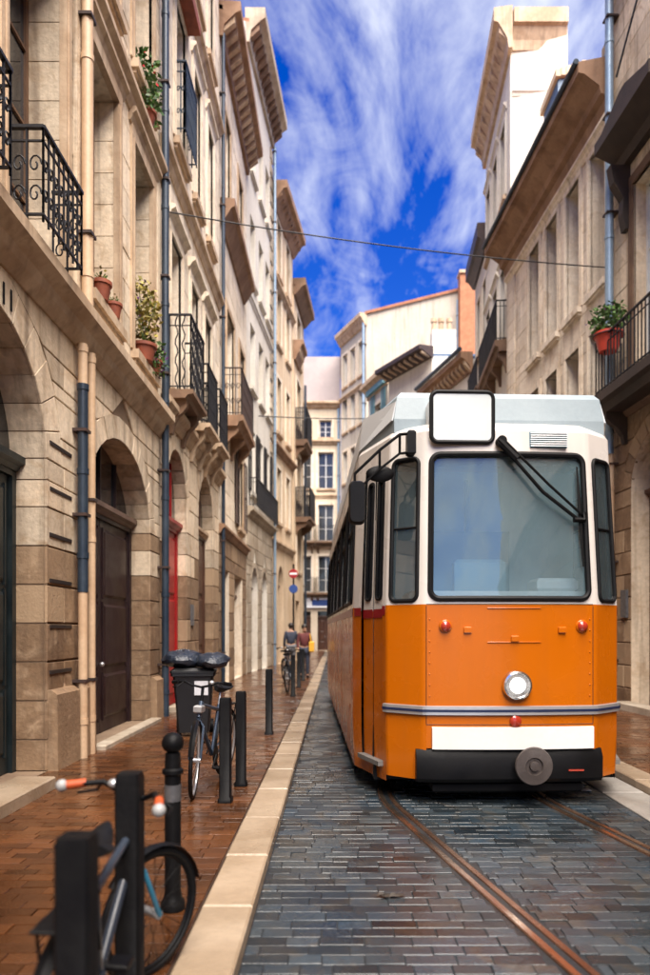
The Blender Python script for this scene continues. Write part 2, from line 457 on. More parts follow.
# track: two rails set flush in the setts, running under the tram
TH = R(11.6)
RA = Vector((1.165, 3.25)); RD = Vector((-math.sin(TH), math.cos(TH)))
TRAM_X, TRAM_Y, TRAM_A = 1.60, 6.40, R(2.3)
def rail_path(off):
    base = RA + Vector((math.cos(TH), math.sin(TH))) * off; pts = []
    for k in range(160):                   # straight towards the camera, easing over to the tram's own line beneath it
        y = .3 + k * .12; a = base.x - math.tan(TH) * (y - base.y); c = TRAM_X - math.tan(TRAM_A) * (y - TRAM_Y) + off - .73
        t = min(1, max(0, (y - 6.2) / 2.6)); t = t * t * (3 - 2 * t); pts.append(Vector((a + (c - a) * t, y)))
    return pts
RAILS = [rail_path(0), rail_path(1.46)]
def rail_x(path, y):
    for a, b in zip(path, path[1:]):
        if a.y <= y <= b.y: return a.x + (b.x - a.x) * (y - a.y) / (b.y - a.y)
    return None
def skip_rails(a, b, y, y2):
    sp = [(a, b)]
    for path in RAILS:
        x0 = rail_x(path, y); x1 = rail_x(path, y2)
        if x0 is None or x1 is None: continue
        lo, hi = min(x0, x1) - .085, max(x0, x1) + .085
        ns = []
        for p, q in sp:
            if hi <= p or lo >= q: ns.append((p, q)); continue
            if lo > p: ns.append((p, lo))
            if hi < q: ns.append((hi, q))
        sp = ns
    return sp
pave(road, 'sett', 'setts', M['sett'], KX1, 2.62, 1.2, 19.0, .21, .108, -.02, .0, .006, .0025, skip_rails)
mb = MB(); mb.box(KX1, 2.62, 19.0, 60, -.005, -.001); mb.build('far_setts', M['sett'], road)
for path in RAILS:
    o = MB()
    for (l, r, z0, z1) in ((-.075, -.018, -.011, .004), (.022, .070, -.011, .003)):
        rg = []
        for i, p in enumerate(path):
            q = path[min(i + 1, len(path) - 1)] - path[max(i - 1, 0)]; n = Vector((q.y, -q.x)).normalized()
            a, b = p + n * l, p + n * r
            rg.append([(a.x, a.y, z0), (b.x, b.y, z0), (b.x - n.x * .006, b.y, z1), (a.x + n.x * .006, a.y, z1)])
        o.loft(rg)
    ro = o.build('rail', M['rail_steel'], road)
    o = MB(); rg = []
    for i, p in enumerate(path):
        q = path[min(i + 1, len(path) - 1)] - path[max(i - 1, 0)]; n = Vector((q.y, -q.x)).normalized()
        a, b = p + n * -.062, p + n * -.026
        rg.append([(a.x, a.y, .0035), (b.x, b.y, .0035), (b.x, b.y, .0065), (a.x, a.y, .0065)])
    o.loft(rg); o.build('rail_head', M['rail_top'], ro)
    o = MB(); rg = []
    for i, p in enumerate(path):
        q = path[min(i + 1, len(path) - 1)] - path[max(i - 1, 0)]; n = Vector((q.y, -q.x)).normalized()
        a, b = p + n * -.017, p + n * .021
        rg.append([(a.x, a.y, -.011), (b.x, b.y, -.011), (b.x, b.y, -.008), (a.x, a.y, -.008)])
    o.loft(rg); o.build('rail_groove', M['groove'], ro)

# concrete strip beside the right kerb
y = 3.0
while y < 30:
    h = rnd(1.1, 1.5)
    mb = MB(); mb.cbox(2.635, RK0 - .01, y, y + h - .015, -.02, .006 + rnd(-.002, .002), .006, rnd(-1, 1)); mb.build('concrete_slab', M['concrete'], road); y += h
for k in range(4):
    mb = MB(); mb.box(2.12, 2.55, 6.95 + k * .17, 7.04 + k * .17, .004, .008); mb.build('painted_stripe', M['paint_white'], road)
mb = MB()
for k in range(7):
    a = k * .9; mb.add([(.33 + .06 * math.cos(a), 4.19 + .025 * math.sin(a), .012), (.33 + .10 * math.cos(a + .4), 4.19 + .03 * math.sin(a + .3), .02), (.33 + .09 * math.cos(a + .9), 4.19 + .03 * math.sin(a + 1), .012), (.335, 4.19, .026)], [(0, 1, 2, 3)])
tag(mb.build('dead_leaf', M['dead_leaf']), 'dark wet leaf lying on the setts left of the rail', 'leaf')

def kerb(x0, x1, y0, y1, name):
    mb = MB(); mb.box(x0 + .01, x1 - .01, y0, y1, -.025, .06)
    k = struct(mb.build(name, M['joint']))
    y = y0
    while y < y1:
        l = rnd(.85, 1.15); o = MB()
        dz = rnd(-.004, .004); o.cbox(x0 + rnd(0, .006), x1 - rnd(0, .006), y + .004, min(y + l, y1) - .004, -.02, .082 + dz, .012, rnd(-1, 1))
        o.build('kerb_stone', M['kerb_stone'], k); y += l
    return k
kerb(KX0, KX1, 1.0, 40, 'kerb_left'); kerb(RK0, RK1, 3.0, 34, 'kerb_right')
mb = MB(); mb.box(-6, KX0, -6, 60, -.02, .066); pvl = struct(mb.build('pavement_left', M['paver_joint']))
pave(pvl, 'brick', 'bricks', M['paver_brick'], -3.1, KX0 - .006, 1.4, 16.0, .215, .105, .06, .08, .005, .002, vary=.06)
mb = MB(); mb.box(-3.1, KX0, 16.0, 60, .0665, .078); mb.build('far_bricks', M['paver_brick'], pvl)
mb = MB(); mb.box(RK1, 9, -6, 60, -.02, .066); pvr = struct(mb.build('pavement_right', M['paver_joint']))
pave(pvr, 'brick', 'bricks', M['paver_brick'], RK1 + .006, 6.2, 5.5, 16.0, .215, .105, .06, .08, .005, .002, limit=200, vary=.06)

# ---------------------------------------------------------------- facade kit
class Facade:
    """a wall line in plan: p0 + u * s, outward normal n; s runs along the wall, d out of it"""
    def __init__(f, p0, u, side):
        f.p0 = Vector(p0); f.u = Vector(u); q = f.u.normalized()
        f.n = Vector((q.y, -q.x)) if side > 0 else Vector((-q.y, q.x))
    def P(f, s, z, d=0):
        p = f.p0 + f.u * s + f.n * d
        return Vector((p.x, p.y, z))

def arch_pts(o, n=18, w=0):
    c = (o['s0'] + o['s1']) / 2; a = (o['s1'] - o['s0']) / 2 + w; b = o['z1'] - o['zs'] + w
    return [(c - a * math.cos(math.pi * i / n), o['zs'] + b * math.sin(math.pi * i / n)) for i in range(n + 1)]
def rect(s0, s1, z0, z1, rev=.28, **k): return dict(kind='rect', s0=s0, s1=s1, z0=z0, z1=z1, rev=rev, **k)
def arch(s0, s1, zs, z1, z0=.08, rev=.4, ring=.3, **k): return dict(kind='arch', s0=s0, s1=s1, z0=z0, zs=zs, z1=z1, rev=rev, ring=ring, **k)

def wall_with_holes(mb, F, s0, s1, z0, z1, ops, d=-.03):
    ops = [o for o in ops if o['s0'] < s1 and o['s1'] > s0]
    ss = sorted({s0, s1, *[o['s0'] for o in ops], *[o['s1'] for o in ops]}); zz = sorted({z0, z1, *[o['z0'] for o in ops], *[o['z1'] for o in ops]})
    ss = [s for s in ss if s0 <= s <= s1]; zz = [z for z in zz if z0 <= z <= z1]
    for a, b in zip(ss, ss[1:]):
        for c, e in zip(zz, zz[1:]):
            ms, mz = (a + b) / 2, (c + e) / 2
            if any(o['s0'] < ms < o['s1'] and o['z0'] < mz < o['z1'] for o in ops): continue
            mb.add([F.P(a, c, d), F.P(b, c, d), F.P(b, e, d), F.P(a, e, d)], [(0, 1, 2, 3)])
    for o in ops:
        if o['kind'] == 'arch':
            pt = arch_pts(o)
            for (p, q) in zip(pt, pt[1:]):
                mb.add([F.P(p[0], p[1], d), F.P(q[0], q[1], d), F.P(q[0], o['z1'], d), F.P(p[0], o['z1'], d)], [(0, 1, 2, 3)])
def reveals(mb, F, o, d=.0):
    r = -o['rev'] - .12
    e = .02 if o.get('deep') else 0
    if o['kind'] == 'arch':
        path = [(o['s0'] - e, o['z0'])] + arch_pts(o, 18, e) + [(o['s1'] + e, o['z0'])]
    else: path = [(o['s0'] - e, o['z0']), (o['s0'] - e, o['z1'] + e), (o['s1'] + e, o['z1'] + e), (o['s1'] + e, o['z0'])]
    for p, q in zip(path, path[1:]):
        mb.add([F.P(p[0], p[1], d), F.P(q[0], q[1], d), F.P(q[0], q[1], r), F.P(p[0], p[1], r)], [(0, 1, 2, 3)], rnd(-.3, .3))
    mb.add([F.P(o['s0'], o['z0'], d), F.P(o['s1'], o['z0'], d), F.P(o['s1'], o['z0'], r), F.P(o['s0'], o['z0'], r)], [(0, 1, 2, 3)])

def block(mb, F, quad, dep, j, ch, tint, back=-.06):
    cs = sum(p[0] for p in quad) / 4; cz = sum(p[1] for p in quad) / 4
    def ins(p, k):
        v = Vector((cs - p[0], cz - p[1])); 
        sx = math.copysign(min(k, abs(v.x) * .8), v.x); sz = math.copysign(min(k, abs(v.y) * .8), v.y)
        return (p[0] + sx, p[1] + sz)
    q1 = [ins(p, j / 2) for p in quad]; q2 = [ins(p, j / 2 + ch) for p in quad]
    mb.loft([[F.P(a, b, back) for a, b in q1], [F.P(a, b, dep - ch) for a, b in q1], [F.P(a, b, dep) for a, b in q2]], False, True, tint)

def ashlar(F, s0, s1, z0, z1, hc, lb, ops, snap=.14):
    """courses of blocks as (quad, courseindex), cut round the openings"""
    zs = [z0]; n = max(1, round((z1 - z0) / hc))
    zs = [z0 + (z1 - z0) * i / n for i in range(n + 1)]
    edges = []
    for o in ops: edges += [o['z0'], o['z1']] + ([o['zs']] if o['kind'] == 'arch' else [])
    for e in sorted(set(edges)):
        if not z0 < e < z1: continue
        k = min(range(len(zs)), key=lambda i: abs(zs[i] - e))
        if abs(zs[k] - e) < snap and 0 < k < len(zs) - 1: zs[k] = e
        elif all(abs(z - e) > .05 for z in zs): zs.append(e); zs.sort()
    out = []
    for ci, (a, b) in enumerate(zip(zs, zs[1:])):
        mz = (a + b) / 2
        cuts = []
        for o in ops:
            if o['s1'] <= s0 or o['s0'] >= s1: continue
            if o['kind'] == 'rect':
                if o['z0'] - .01 < mz < o['z1'] + .01: cuts.append((o['s0'], o['s1'], o['s0'], o['s1']))
            else:
                w = o['ring']; c = (o['s0'] + o['s1']) / 2; A = (o['s1'] - o['s0']) / 2 + w; B = o['z1'] - o['zs'] + w
                if o['z0'] - .05 < mz < o['zs']: cuts.append((o['s0'], o['s1'], o['s0'], o['s1']))
                elif o['zs'] <= mz and a < o['zs'] + B - .02:
                    h0 = A * math.sqrt(max(0, 1 - ((a - o['zs']) / B) ** 2)); h1 = A * math.sqrt(max(0, 1 - ((b - o['zs']) / B) ** 2)) if b < o['zs'] + B else 0
                    cuts.append((c - h0, c + h0, c - h1, c + h1))
        cuts.sort()
        free = []; L0 = L1 = s0
        for (p0, q0, p1, q1) in cuts:
            free.append((L0, p0, L1, p1)); L0, L1 = q0, q1
        free.append((L0, s1, L1, s1))
        for (l0, r0, l1, r1) in free:
            if r0 - l0 < .04 and r1 - l1 < .04: continue
            lo, hi = max(l0, l1), min(r0, r1)
            br = []
            k = math.floor(lo / lb) - 1
            while True:
                s = (k + (.5 if ci % 2 else 0)) * lb + .06 * math.sin(k * 7.3 + ci * 3.1); k += 1
                if s > hi - lb * .3: break
                if s > lo + lb * .3: br.append(s)
            xs0 = [l0] + br + [r0]; xs1 = [l1] + br + [r1]
            for i in range(len(xs0) - 1):
                out.append([(xs0[i], a), (xs0[i + 1], a), (xs1[i + 1], b), (xs1[i], b)])
    return out
def voussoirs(o, n):
    w = o['ring']; c = (o['s0'] + o['s1']) / 2; a = (o['s1'] - o['s0']) / 2; b = o['z1'] - o['zs']
    res = []
    for i in range(n):
        t0, t1 = math.pi * i / n, math.pi * (i + 1) / n
        p = lambda t, k: (c - (a + k) * math.cos(t), o['zs'] + (b + k) * math.sin(t))
        res.append([p(t0, 0), p(t1, 0), p(t1, w), p(t0, w)])
    return res
def lay_blocks(root, F, quads, mat, dep=.0, j=.012, ch=.008, limit=220, name='stone_block', many='stone_courses', back=-.06):
    items = []
    for q in quads:
        cs = sum(p[0] for p in q) / 4; cz = sum(p[1] for p in q) / 4
        w = max(p[0] for p in q) - min(p[0] for p in q); h = max(p[1] for p in q) - min(p[1] for p in q)
        p = F.P(cs, cz)
        items.append((q, (w * h / max(.1, p.y) ** 3) if seen(p) else -1, rnd(-1, 1), dep + rnd(-.004, .004)))
    items.sort(key=lambda t: -t[1])
    rest = MB()
    for i, (q, score, tint, dp) in enumerate(items):
        if i < limit and score > 0:
            mb = MB(); block(mb, F, q, dp, j, ch, tint, back); mb.build(name, mat, root)
        else: block(rest, F, q, dp, j, ch, tint, back)
    if rest.v: rest.build(many, mat, root)['kind'] = 'stuff'

def cornice(root, F, s0, s1, prof, mat, name='cornice', dent=None, dmat=None):
    """prof: (d, z) points going round the section"""
    mb = MB(); mb.loft([[F.P(s0, z, d) for d, z in prof], [F.P(s1, z, d) for d, z in prof]])
    c = mb.build(name, mat, root)
    if dent:
        step, w, z0, z1, d0, d1 = dent
        n = int((s1 - s0) / step)
        for k in range(n + 1):
            o = MB()
            s = s0 + .06 + (s1 - s0 - w - .12) * k / max(1, n)
            o.hexa([F.P(s, z0, d0), F.P(s + w, z0, d0), F.P(s + w, z0 + (z1 - z0) * .55, d1), F.P(s, z0 + (z1 - z0) * .55, d1), F.P(s, z1, d0), F.P(s + w, z1, d0), F.P(s + w, z1, d1), F.P(s, z1, d1)])
            o.build('dentil', dmat or mat, c)
    return c
def band_prof(z0, z1, pr):
    h = z1 - z0
    return [(-.08, z0), (.03, z0), (pr * .45, z0 + h * .25), (pr * .55, z0 + h * .45), (pr * .92, z0 + h * .62), (pr, z0 + h * .66), (pr, z0 + h * .93), (pr * .9, z1), (-.08, z1 + .02)]

def surround(root, F, o, w=.16, dep=.035, mat=None, hood=0):
    mb = MB()
    if o['kind'] == 'rect':
        mb.fbox(F, o['s0'] - w, o['s0'], o['z0'], o['z1'], -.05, dep); mb.fbox(F, o['s1'], o['s1'] + w, o['z0'], o['z1'], -.05, dep)
        mb.fbox(F, o['s0'] - w, o['s1'] + w, o['z1'], o['z1'] + w * 1.1, -.05, dep + .004)
        mb.fbox(F, o['s0'] - w * .5, o['s0'] - w * .25, o['z0'], o['z1'], dep, dep + .014); mb.fbox(F, o['s1'] + w * .25, o['s1'] + w * .5, o['z0'], o['z1'], dep, dep + .014)
        if hood:
            zt = o['z1'] + w * 1.1
            p = band_prof(zt, zt + .2, hood); mb.loft([[F.P(o['s0'] - w - .08, z, d) for d, z in p], [F.P(o['s1'] + w + .08, z, d) for d, z in p]])
    return mb.build('surround', mat or M['stone_trim'], root)
def sill(root, F, o, mat=None, pr=.12):
    mb = MB(); mb.fbox(F, o['s0'] - .12, o['s1'] + .12, o['z0'] - .14, o['z0'] - .005, -.2, pr); mb.fbox(F, o['s0'] - .08, o['s1'] + .08, o['z0'] - .2, o['z0'] - .143, -.1, pr * .6)
    return mb.build('sill', mat or M['stone_trim'], root)

def window(root, F, o, fmat='frame_white', gmat='glass_room', rows=3, mid=True, sillm=None, sur=True, surm=None, hood=0, curtain=False):
    """casement frame as the part; panes, surround and sill under it"""
    s0, s1, z0, z1, d = o['s0'], o['s1'], o['z0'], o['z1'], -o['rev']
    f = .06; fr = MB()
    fr.fbox(F, s0, s0 + f, z0, z1, d - .06, d); fr.fbox(F, s1 - f, s1, z0, z1, d - .06, d)
    fr.fbox(F, s0 + f, s1 - f, z0, z0 + f * 1.4, d - .06, d); fr.fbox(F, s0 + f, s1 - f, z1 - f, z1, d - .06, d)
    c = (s0 + s1) / 2
    cols = [(s0 + f, c - .035), (c + .035, s1 - f)] if mid else [(s0 + f, s1 - f)]
    if mid: fr.fbox(F, c - .035, c + .035, z0 + f * 1.4, z1 - f, d - .055, d + .012)
    zl = [z0 + f * 1.4 + (z1 - f * 2.4 - z0) * i / rows for i in range(rows + 1)]
    for z in zl[1:-1]:
        for a, b in cols: fr.fbox(F, a, b, z - .016, z + .016, d - .05, d - .008)
    w = fr.build('window', M[fmat], root)
    for a, b in cols:
        for za, zb in zip(zl, zl[1:]):
            g = MB(); e = .016
            g.fbox(F, a, b, za + (e if za != zl[0] else 0), zb - (e if zb != zl[-1] else 0), d - .042, d - .034); g.build('pane', M[gmat], w)
    if curtain:
        g = MB()
        for a, b in cols:
            n = 9
            for i in range(n):
                u0, u1 = a + (b - a) * i / n, a + (b - a) * (i + 1) / n
                k0, k1 = (.02 if i % 2 else 0), (0 if i % 2 else .02)
                g.add([F.P(u0, z0 + .1, d - .03 + k0), F.P(u1, z0 + .1, d - .03 + k1), F.P(u1, z1 - .1, d - .03 + k1), F.P(u0, z1 - .1, d - .03 + k0)], [(0, 1, 2, 3)])
        g.build('curtain', M['curtain'], w)
    if sur: surround(w, F, o, mat=surm, hood=hood)
    sill(w, F, o, sillm)
    return w

def shutter(w, F, s0, s1, z0, z1, d, mat='shutter_brown'):
    mb = MB(); mb.fbox(F, s0, s1, z0, z1, d, d + .03)
    st = mb.build('shutter', M[mat], w)
    n = int((z1 - z0) / .16)
    return st

def louvre_shutter(root, F, s0, s1, z0, z1, d, mat):
    mb = MB(); t = .05
    mb.fbox(F, s0, s0 + t, z0, z1, d, d + .04); mb.fbox(F, s1 - t, s1, z0, z1, d, d + .04)
    for z in (z0, (z0 + z1) / 2 - t / 2, z1 - t): mb.fbox(F, s0 + t, s1 - t, z, z + t, d, d + .038)
    n = int((z1 - z0) / .075)
    for i in range(n):
        z = z0 + t + (z1 - z0 - 2 * t) * i / n
        mb.hexa([F.P(s0 + t, z, d + .03), F.P(s1 - t, z, d + .03), F.P(s1 - t, z + .01, d + .034), F.P(s0 + t, z + .01, d + .034),
                 F.P(s0 + t, z + .06, d + .002), F.P(s1 - t, z + .06, d + .002), F.P(s1 - t, z + .066, d + .008), F.P(s0 + t, z + .066, d + .008)])
    return mb.build('shutter', M[mat], root)

def railing(F, s0, s1, z0, h, pr, mat, parent, step=.11, wavy=False, ends=True, scroll=False, fat=.015):
    mb = MB()
    def run(a, b):                          # a, b: (s, d)
        va, vb = Vector(a), Vector(b); n = max(2, round((vb - va).length / step))
        for k in range(n + 1):
            p = va.lerp(vb, k / n)
            if wavy and 0 < k < n:
                t = (vb - va).normalized()
                pts = []
                for i in range(17):
                    z = z0 + h * i / 16; off = .028 * math.sin(i * math.pi / 2.0 + k)
                    q = p + t * off; pts.append(F.P(q.x, z, q.y))
                mb.tube(pts, fat * .9, 5)
            else: mb.tube([F.P(p.x, z0, p.y), F.P(p.x, z0 + h, p.y)], fat, 5)
            if scroll and k < n:
                q = va.lerp(vb, (k + .5) / n); t = (vb - va) / n
                for zc in (.3, .62):
                    pts = []
                    for i in range(13):
                        a2 = i / 12 * 2 * math.pi * 1.15; r = .42 * (1 - i / 16)
                        e = q + t * (r * math.cos(a2)); pts.append(F.P(e.x, z0 + h * zc + r * t.length * 1.5 * math.sin(a2), e.y))
                    mb.tube(pts, fat * .75, 4)
        for z, hh, wd in ((z0 + h, .03, .045), (z0 + h * .86, .016, .02), (z0 + .06, .02, .025)):
            t = (vb - va).normalized(); nn = Vector((t.y, -t.x)) * wd / 2
            pa, pb = va - t * .01, vb + t * .01
            mb.hexa([F.P((pa + nn).x, z, (pa + nn).y), F.P((pb + nn).x, z, (pb + nn).y), F.P((pb - nn).x, z, (pb - nn).y), F.P((pa - nn).x, z, (pa - nn).y),
                     F.P((pa + nn).x, z + hh, (pa + nn).y), F.P((pb + nn).x, z + hh, (pb + nn).y), F.P((pb - nn).x, z + hh, (pb - nn).y), F.P((pa - nn).x, z + hh, (pa - nn).y)])
    if ends: run((s0, .03), (s0, pr)); run((s1, .03), (s1, pr))
    run((s0, pr), (s1, pr))
    return mb.build('railing', mat, parent)

def balcony(root, F, s0, s1, zt, pr, h=1.0, mat='iron', smat='stone_dark', wavy=False, scroll=False, step=.11, brackets=2, th=.16, fat=.015):
    mb = MB(); p = [(-.05, zt - th), (pr * .8, zt - th), (pr * .9, zt - th * .6), (pr + .06, zt - th * .5), (pr + .06, zt), (-.05, zt)]
    mb.loft([[F.P(s0 - .06, z, d) for d, z in p], [F.P(s1 + .06, z, d) for d, z in p]])
    b = mb.build('balcony', M[smat], root)
    for k in range(brackets):
        s = s0 + .08 + (s1 - s0 - .16 - .14) * k / max(1, brackets - 1); c = MB()
        pr_ = [(-.04, zt - th - .62), (.06, zt - th - .62), (.10, zt - th - .45), (.2 * pr / .5, zt - th - .3), (pr * .62, zt - th - .22), (pr * .8, zt - th - .12), (pr * .8, zt - th - .002), (-.04, zt - th - .002)]
        c.loft([[F.P(s, z, d) for d, z in pr_], [F.P(s + .14, z, d) for d, z in pr_]]); c.build('bracket', M[smat], b)
    railing(F, s0, s1, zt, h, pr, M[mat], b, step, wavy, True, scroll, fat)
    return b

def drainpipe(root, F, s, z0, z1, r, mat, d=.09, every=2.2):
    mb = MB(); mb.tube([F.P(s, z0, d), F.P(s, z1, d)], r, 12)
    z = z0 + .4
    while z < z1:
        mb.tube([F.P(s, z, d), F.P(s, z + .07, d)], r * 1.14, 12); z += every
    p = mb.build('drainpipe', M[mat], root, smooth=True)
    o = MB(); z = z0 + .9
    while z < z1:
        o.fbox(F, s - r * 1.3, s + r * 1.3, z, z + .035, -.03, d + r * 1.12); z += every
    o.build('pipe_bracket', M['iron_rust'], p)
    return p

def panel_door(root, F, o, mat, zt=None, label=None, fan='glass_dark', leaves=2, tmat='transom_wood', panels=3):
    """door leaves with raised panels up to a transom, fanlight above it inside the arch"""
    d = -o['rev']; s0, s1, z0 = o['s0'], o['s1'], o['z0']
    zt = zt or (o['zs'] if o['kind'] == 'arch' else o['z1'] - .6)
    c = (s0 + s1) / 2
    fr = MB(); fr.prism([F.P(a, z, d - .08) for a, z in ((s0, z0), (s0 + .09, z0), (s0 + .09, zt - .06), (s1 - .09, zt - .06), (s1 - .09, z0), (s1, z0), (s1, zt), (s0, zt))], F.P(0, 0, .11) - F.P(0, 0, 0))
    door = fr.build('door', M[mat], root)
    if label: door['label'] = label
    w = (s1 - s0 - .18) / leaves
    for k in range(leaves):
        a = s0 + .09 + k * w + .006; b = a + w - .012; L = MB()
        L.fbox(F, a, b, z0 + .01, zt - .065, d - .06, d - .015)
        hs_ = [z0 + .16 + (zt - z0 - .3) * t for t in (0, .26, .62, 1)][:panels + 1] if panels == 3 else [z0 + .16, z0 + 1.0, zt - .16]
        for za, zb in zip(hs_, hs_[1:]):
            L.hexa([F.P(a + .12, za + .05, d - .016), F.P(b - .12, za + .05, d - .016), F.P(b - .16, za + .09, d + .012), F.P(a + .16, za + .09, d + .012),
                    F.P(a + .12, zb - .05, d - .016), F.P(b - .12, zb - .05, d - .016), F.P(b - .16, zb - .09, d + .012), F.P(a + .16, zb - .09, d + .012)])
            for (p, q, r_, t_) in ((a + .09, a + .115, za + .02, zb - .02), (b - .115, b - .09, za + .02, zb - .02)): L.fbox(F, p, q, r_, t_, d - .016, d + .008)
        lf = L.build('door_leaf', M[mat], door)
        if k == 0:
            hd = MB(); hd.ball(F.P(b - .05, z0 + 1.02, d + .04), .035); hd.build('handle', M['aluminium'], lf, smooth=True)
    t = MB(); p = [(d - .08, zt), (d + .05, zt), (d + .08, zt + .05), (d + .13, zt + .08), (d + .13, zt + .15), (d - .08, zt + .17)]
    t.loft([[F.P(s0, z, q) for q, z in p], [F.P(s1, z, q) for q, z in p]]); t.build('transom', M[tmat], door)
    if o['kind'] == 'arch':
        g = MB(); pts = [(s0, zt + .16)] + [q for q in arch_pts(o, 24) if q[1] > zt + .16] + [(s1, zt + .16)]
        g.prism([F.P(a, z, d - .05) for a, z in pts], F.P(0, 0, .012) - F.P(0, 0, 0)); g.build('fanlight', M[fan], door)
        for q in (.25, .5, .75):
            fb = MB()
            s = s0 + (s1 - s0) * q; zz = o['zs'] + (o['z1'] - o['zs']) * math.sqrt(max(0, 1 - (2 * q - 1) ** 2))
            fb.fbox(F, s - .02, s + .02, zt + .17, zz, d - .04, d)
            fb.build('fanlight_bar', M[mat], door)
    else:
        g = MB(); g.fbox(F, s0, s1, zt + .171, o['z1'], d - .05, d - .04); g.build('fanlight', M[fan], door)
    return door

def shell(root, F, s0, s1, H, ops, mat, depth=9, rmat='roof_tile', rise=2.0, d=-.03, z0=-.02, rvm=None):
    """the wall itself with its openings, side and back walls and a roof"""
    mb = MB(); wall_with_holes(mb, F, s0, s1, z0, H, ops, d)
    for s in (s0, s1): mb.add([F.P(s, z0, d), F.P(s, H, d), F.P(s, H + rise, -depth), F.P(s, z0, -depth)], [(0, 1, 2, 3)])
    mb.add([F.P(s0, z0, -depth), F.P(s1, z0, -depth), F.P(s1, H + rise, -depth), F.P(s0, H + rise, -depth)], [(0, 1, 2, 3)])
    w = mb.build('wall', M[mat], root)
    for o in ops:
        rv = MB(); reveals(rv, F, o, -.005 if d < 0 else 0); rv.build('reveal', M[o.get('rmat', rvm or mat)], w)
    r = MB(); r.hexa([F.P(s0, H - .02, .1), F.P(s1, H - .02, .1), F.P(s1, H + rise, -depth), F.P(s0, H + rise, -depth), F.P(s0, H + .1, .1), F.P(s1, H + .1, .1), F.P(s1, H + rise + .12, -depth), F.P(s0, H + rise + .12, -depth)])
    r.build('roof', M[rmat], root)
    return w

# ---------------------------------------------------------------- left row
FL = Facade((-3.1, 0), (0, 1), 1)           # s is the distance down the street
def bldg(name, label, F, s, z=0): return thing(name, label, 'building', F.P(s, z, 0))

# L1: brown arcaded ground floor, cream storeys above
b = bldg('stone_house', 'stone townhouse with dark green and purple arched doors and scrolled window guards', FL, 7)
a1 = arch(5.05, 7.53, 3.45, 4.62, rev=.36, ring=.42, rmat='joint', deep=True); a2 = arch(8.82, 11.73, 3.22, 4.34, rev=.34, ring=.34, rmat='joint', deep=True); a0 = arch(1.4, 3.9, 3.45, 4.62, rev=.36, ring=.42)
w1 = [rect(4.45, 5.85, 5.5, 9.1, .4), rect(6.6, 8.0, 5.5, 9.1, .4), rect(8.85, 9.95, 5.88, 9.1, .32), rect(10.75, 11.86, 5.88, 9.1, .32)]
w2 = [rect(4.5, 5.8, 10.3, 13, .32), rect(6.7, 7.9, 10.3, 13, .32), rect(8.85, 9.95, 10.3, 13, .32), rect(10.75, 11.86, 10.3, 13, .32)]
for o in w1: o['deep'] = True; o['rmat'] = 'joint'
ops = [a0, a1, a2] + w1 + w2
shell(b, FL, -14.0, 12.396, 14.5, ops, 'joint', rvm='stone_cream')
def split_z(quads, z):                     # brown stones below, cream ones above, mixed where they meet
    lo, hi = [], []
    for q in quads: (lo if (q[0][1] + q[2][1]) / 2 + rnd(-.95, .95) < z else hi).append(q)
    return lo, hi
lo, hi = split_z(ashlar(FL, -14.0, 12.396, .0, 5.02, .42, .95, [a0, a1, a2]), 2.75)
lay_blocks(b, FL, lo, M['stone_brown'], .0, .02, .009, 130, back=-.5)
lay_blocks(b, FL, hi + voussoirs(a1, 13) + voussoirs(a2, 15), M['stone_cream'], .0, .014, .007, 90, back=-.5)
lay_blocks(b, FL, ashlar(FL, -14.0, 12.396, 5.4, 9.45, .46, 1.05, w1), M['stone_cream'], .0, .012, .006, 80, back=-.5)
lay_blocks(b, FL, ashlar(FL, -14.0, 12.396, 9.7, 14.5, .46, 1.05, w2), M['stone_cream'], .0, .012, .006, 20)
cornice(b, FL, -14.0, 12.396, band_prof(4.98, 5.42, .27), M['stone_trim'])
cornice(b, FL, -14.0, 12.396, band_prof(9.42, 9.72, .17), M['stone_trim'])
cornice(b, FL, -14.0, 12.396, band_prof(14.2, 14.7, .5), M['stone_trim'])
for o in w1[:2]: window(b, FL, o, 'frame_wood', 'glass_dark', 4, sillm=M['stone_trim'])
for o in w1[2:] + w2: window(b, FL, o, 'frame_wood', 'glass_dark', 4, hood=.12)
for (s, e) in ((3.95, 4.15), (8.28, 8.5), (12.05, 12.25)):   # flat pilaster strips
    mb = MB(); mb.fbox(FL, s, e, 5.44, 9.4, .0, .05); mb.build('pilaster', M['stone_cream'], b)
panel_door(b, FL, a1, 'door_green', 3.3, 'dark green double door set deep in its arch', leaves=2, tmat='door_green')
panel_door(b, FL, a2, 'door_purple', 3.28, 'dark purple double door under a pale wooden transom', leaves=2)
panel_door(b, FL, a0, 'door_green', 3.3)
for s0, s1 in ((4.7, 5.95), (6.62, 7.62)):
    railing(FL, s0, s1, 5.46, .88, .34, M['iron'], b, .13, False, True, True, .013)
mb = MB(); mb.cbox(-3.06, -2.68, 4.9, 6.72, .066, .2, .015); mb.build('doorstep', M['kerb_stone'], b)
mb = MB(); mb.cbox(-3.08, -2.9, 8.85, 11.7, .066, .14, .012); mb.build('doorstep', M['stone_grey'], b)
for (s0, s1, z1) in ((7.56, 8.22, .95), (8.45, 8.78, .95), (11.78, 12.24, .8)):   # projecting plinth blocks
    mb = MB(); mb.loft([[FL.P(s0, .05, -.02), FL.P(s1, .05, -.02), FL.P(s1, .05, .11), FL.P(s0, .05, .11)], [FL.P(s0, z1 - .05, -.02), FL.P(s1, z1 - .05, -.02), FL.P(s1, z1 - .05, .10), FL.P(s0, z1 - .05, .10)], [FL.P(s0, z1, -.02), FL.P(s1, z1, -.02), FL.P(s1, z1, .04), FL.P(s0, z1, .04)]], tint=.2); mb.build('plinth', M['stone_brown'], b)
drainpipe(b, FL, 8.33, .08, 2.05, .055, 'pipe_beige', .10)
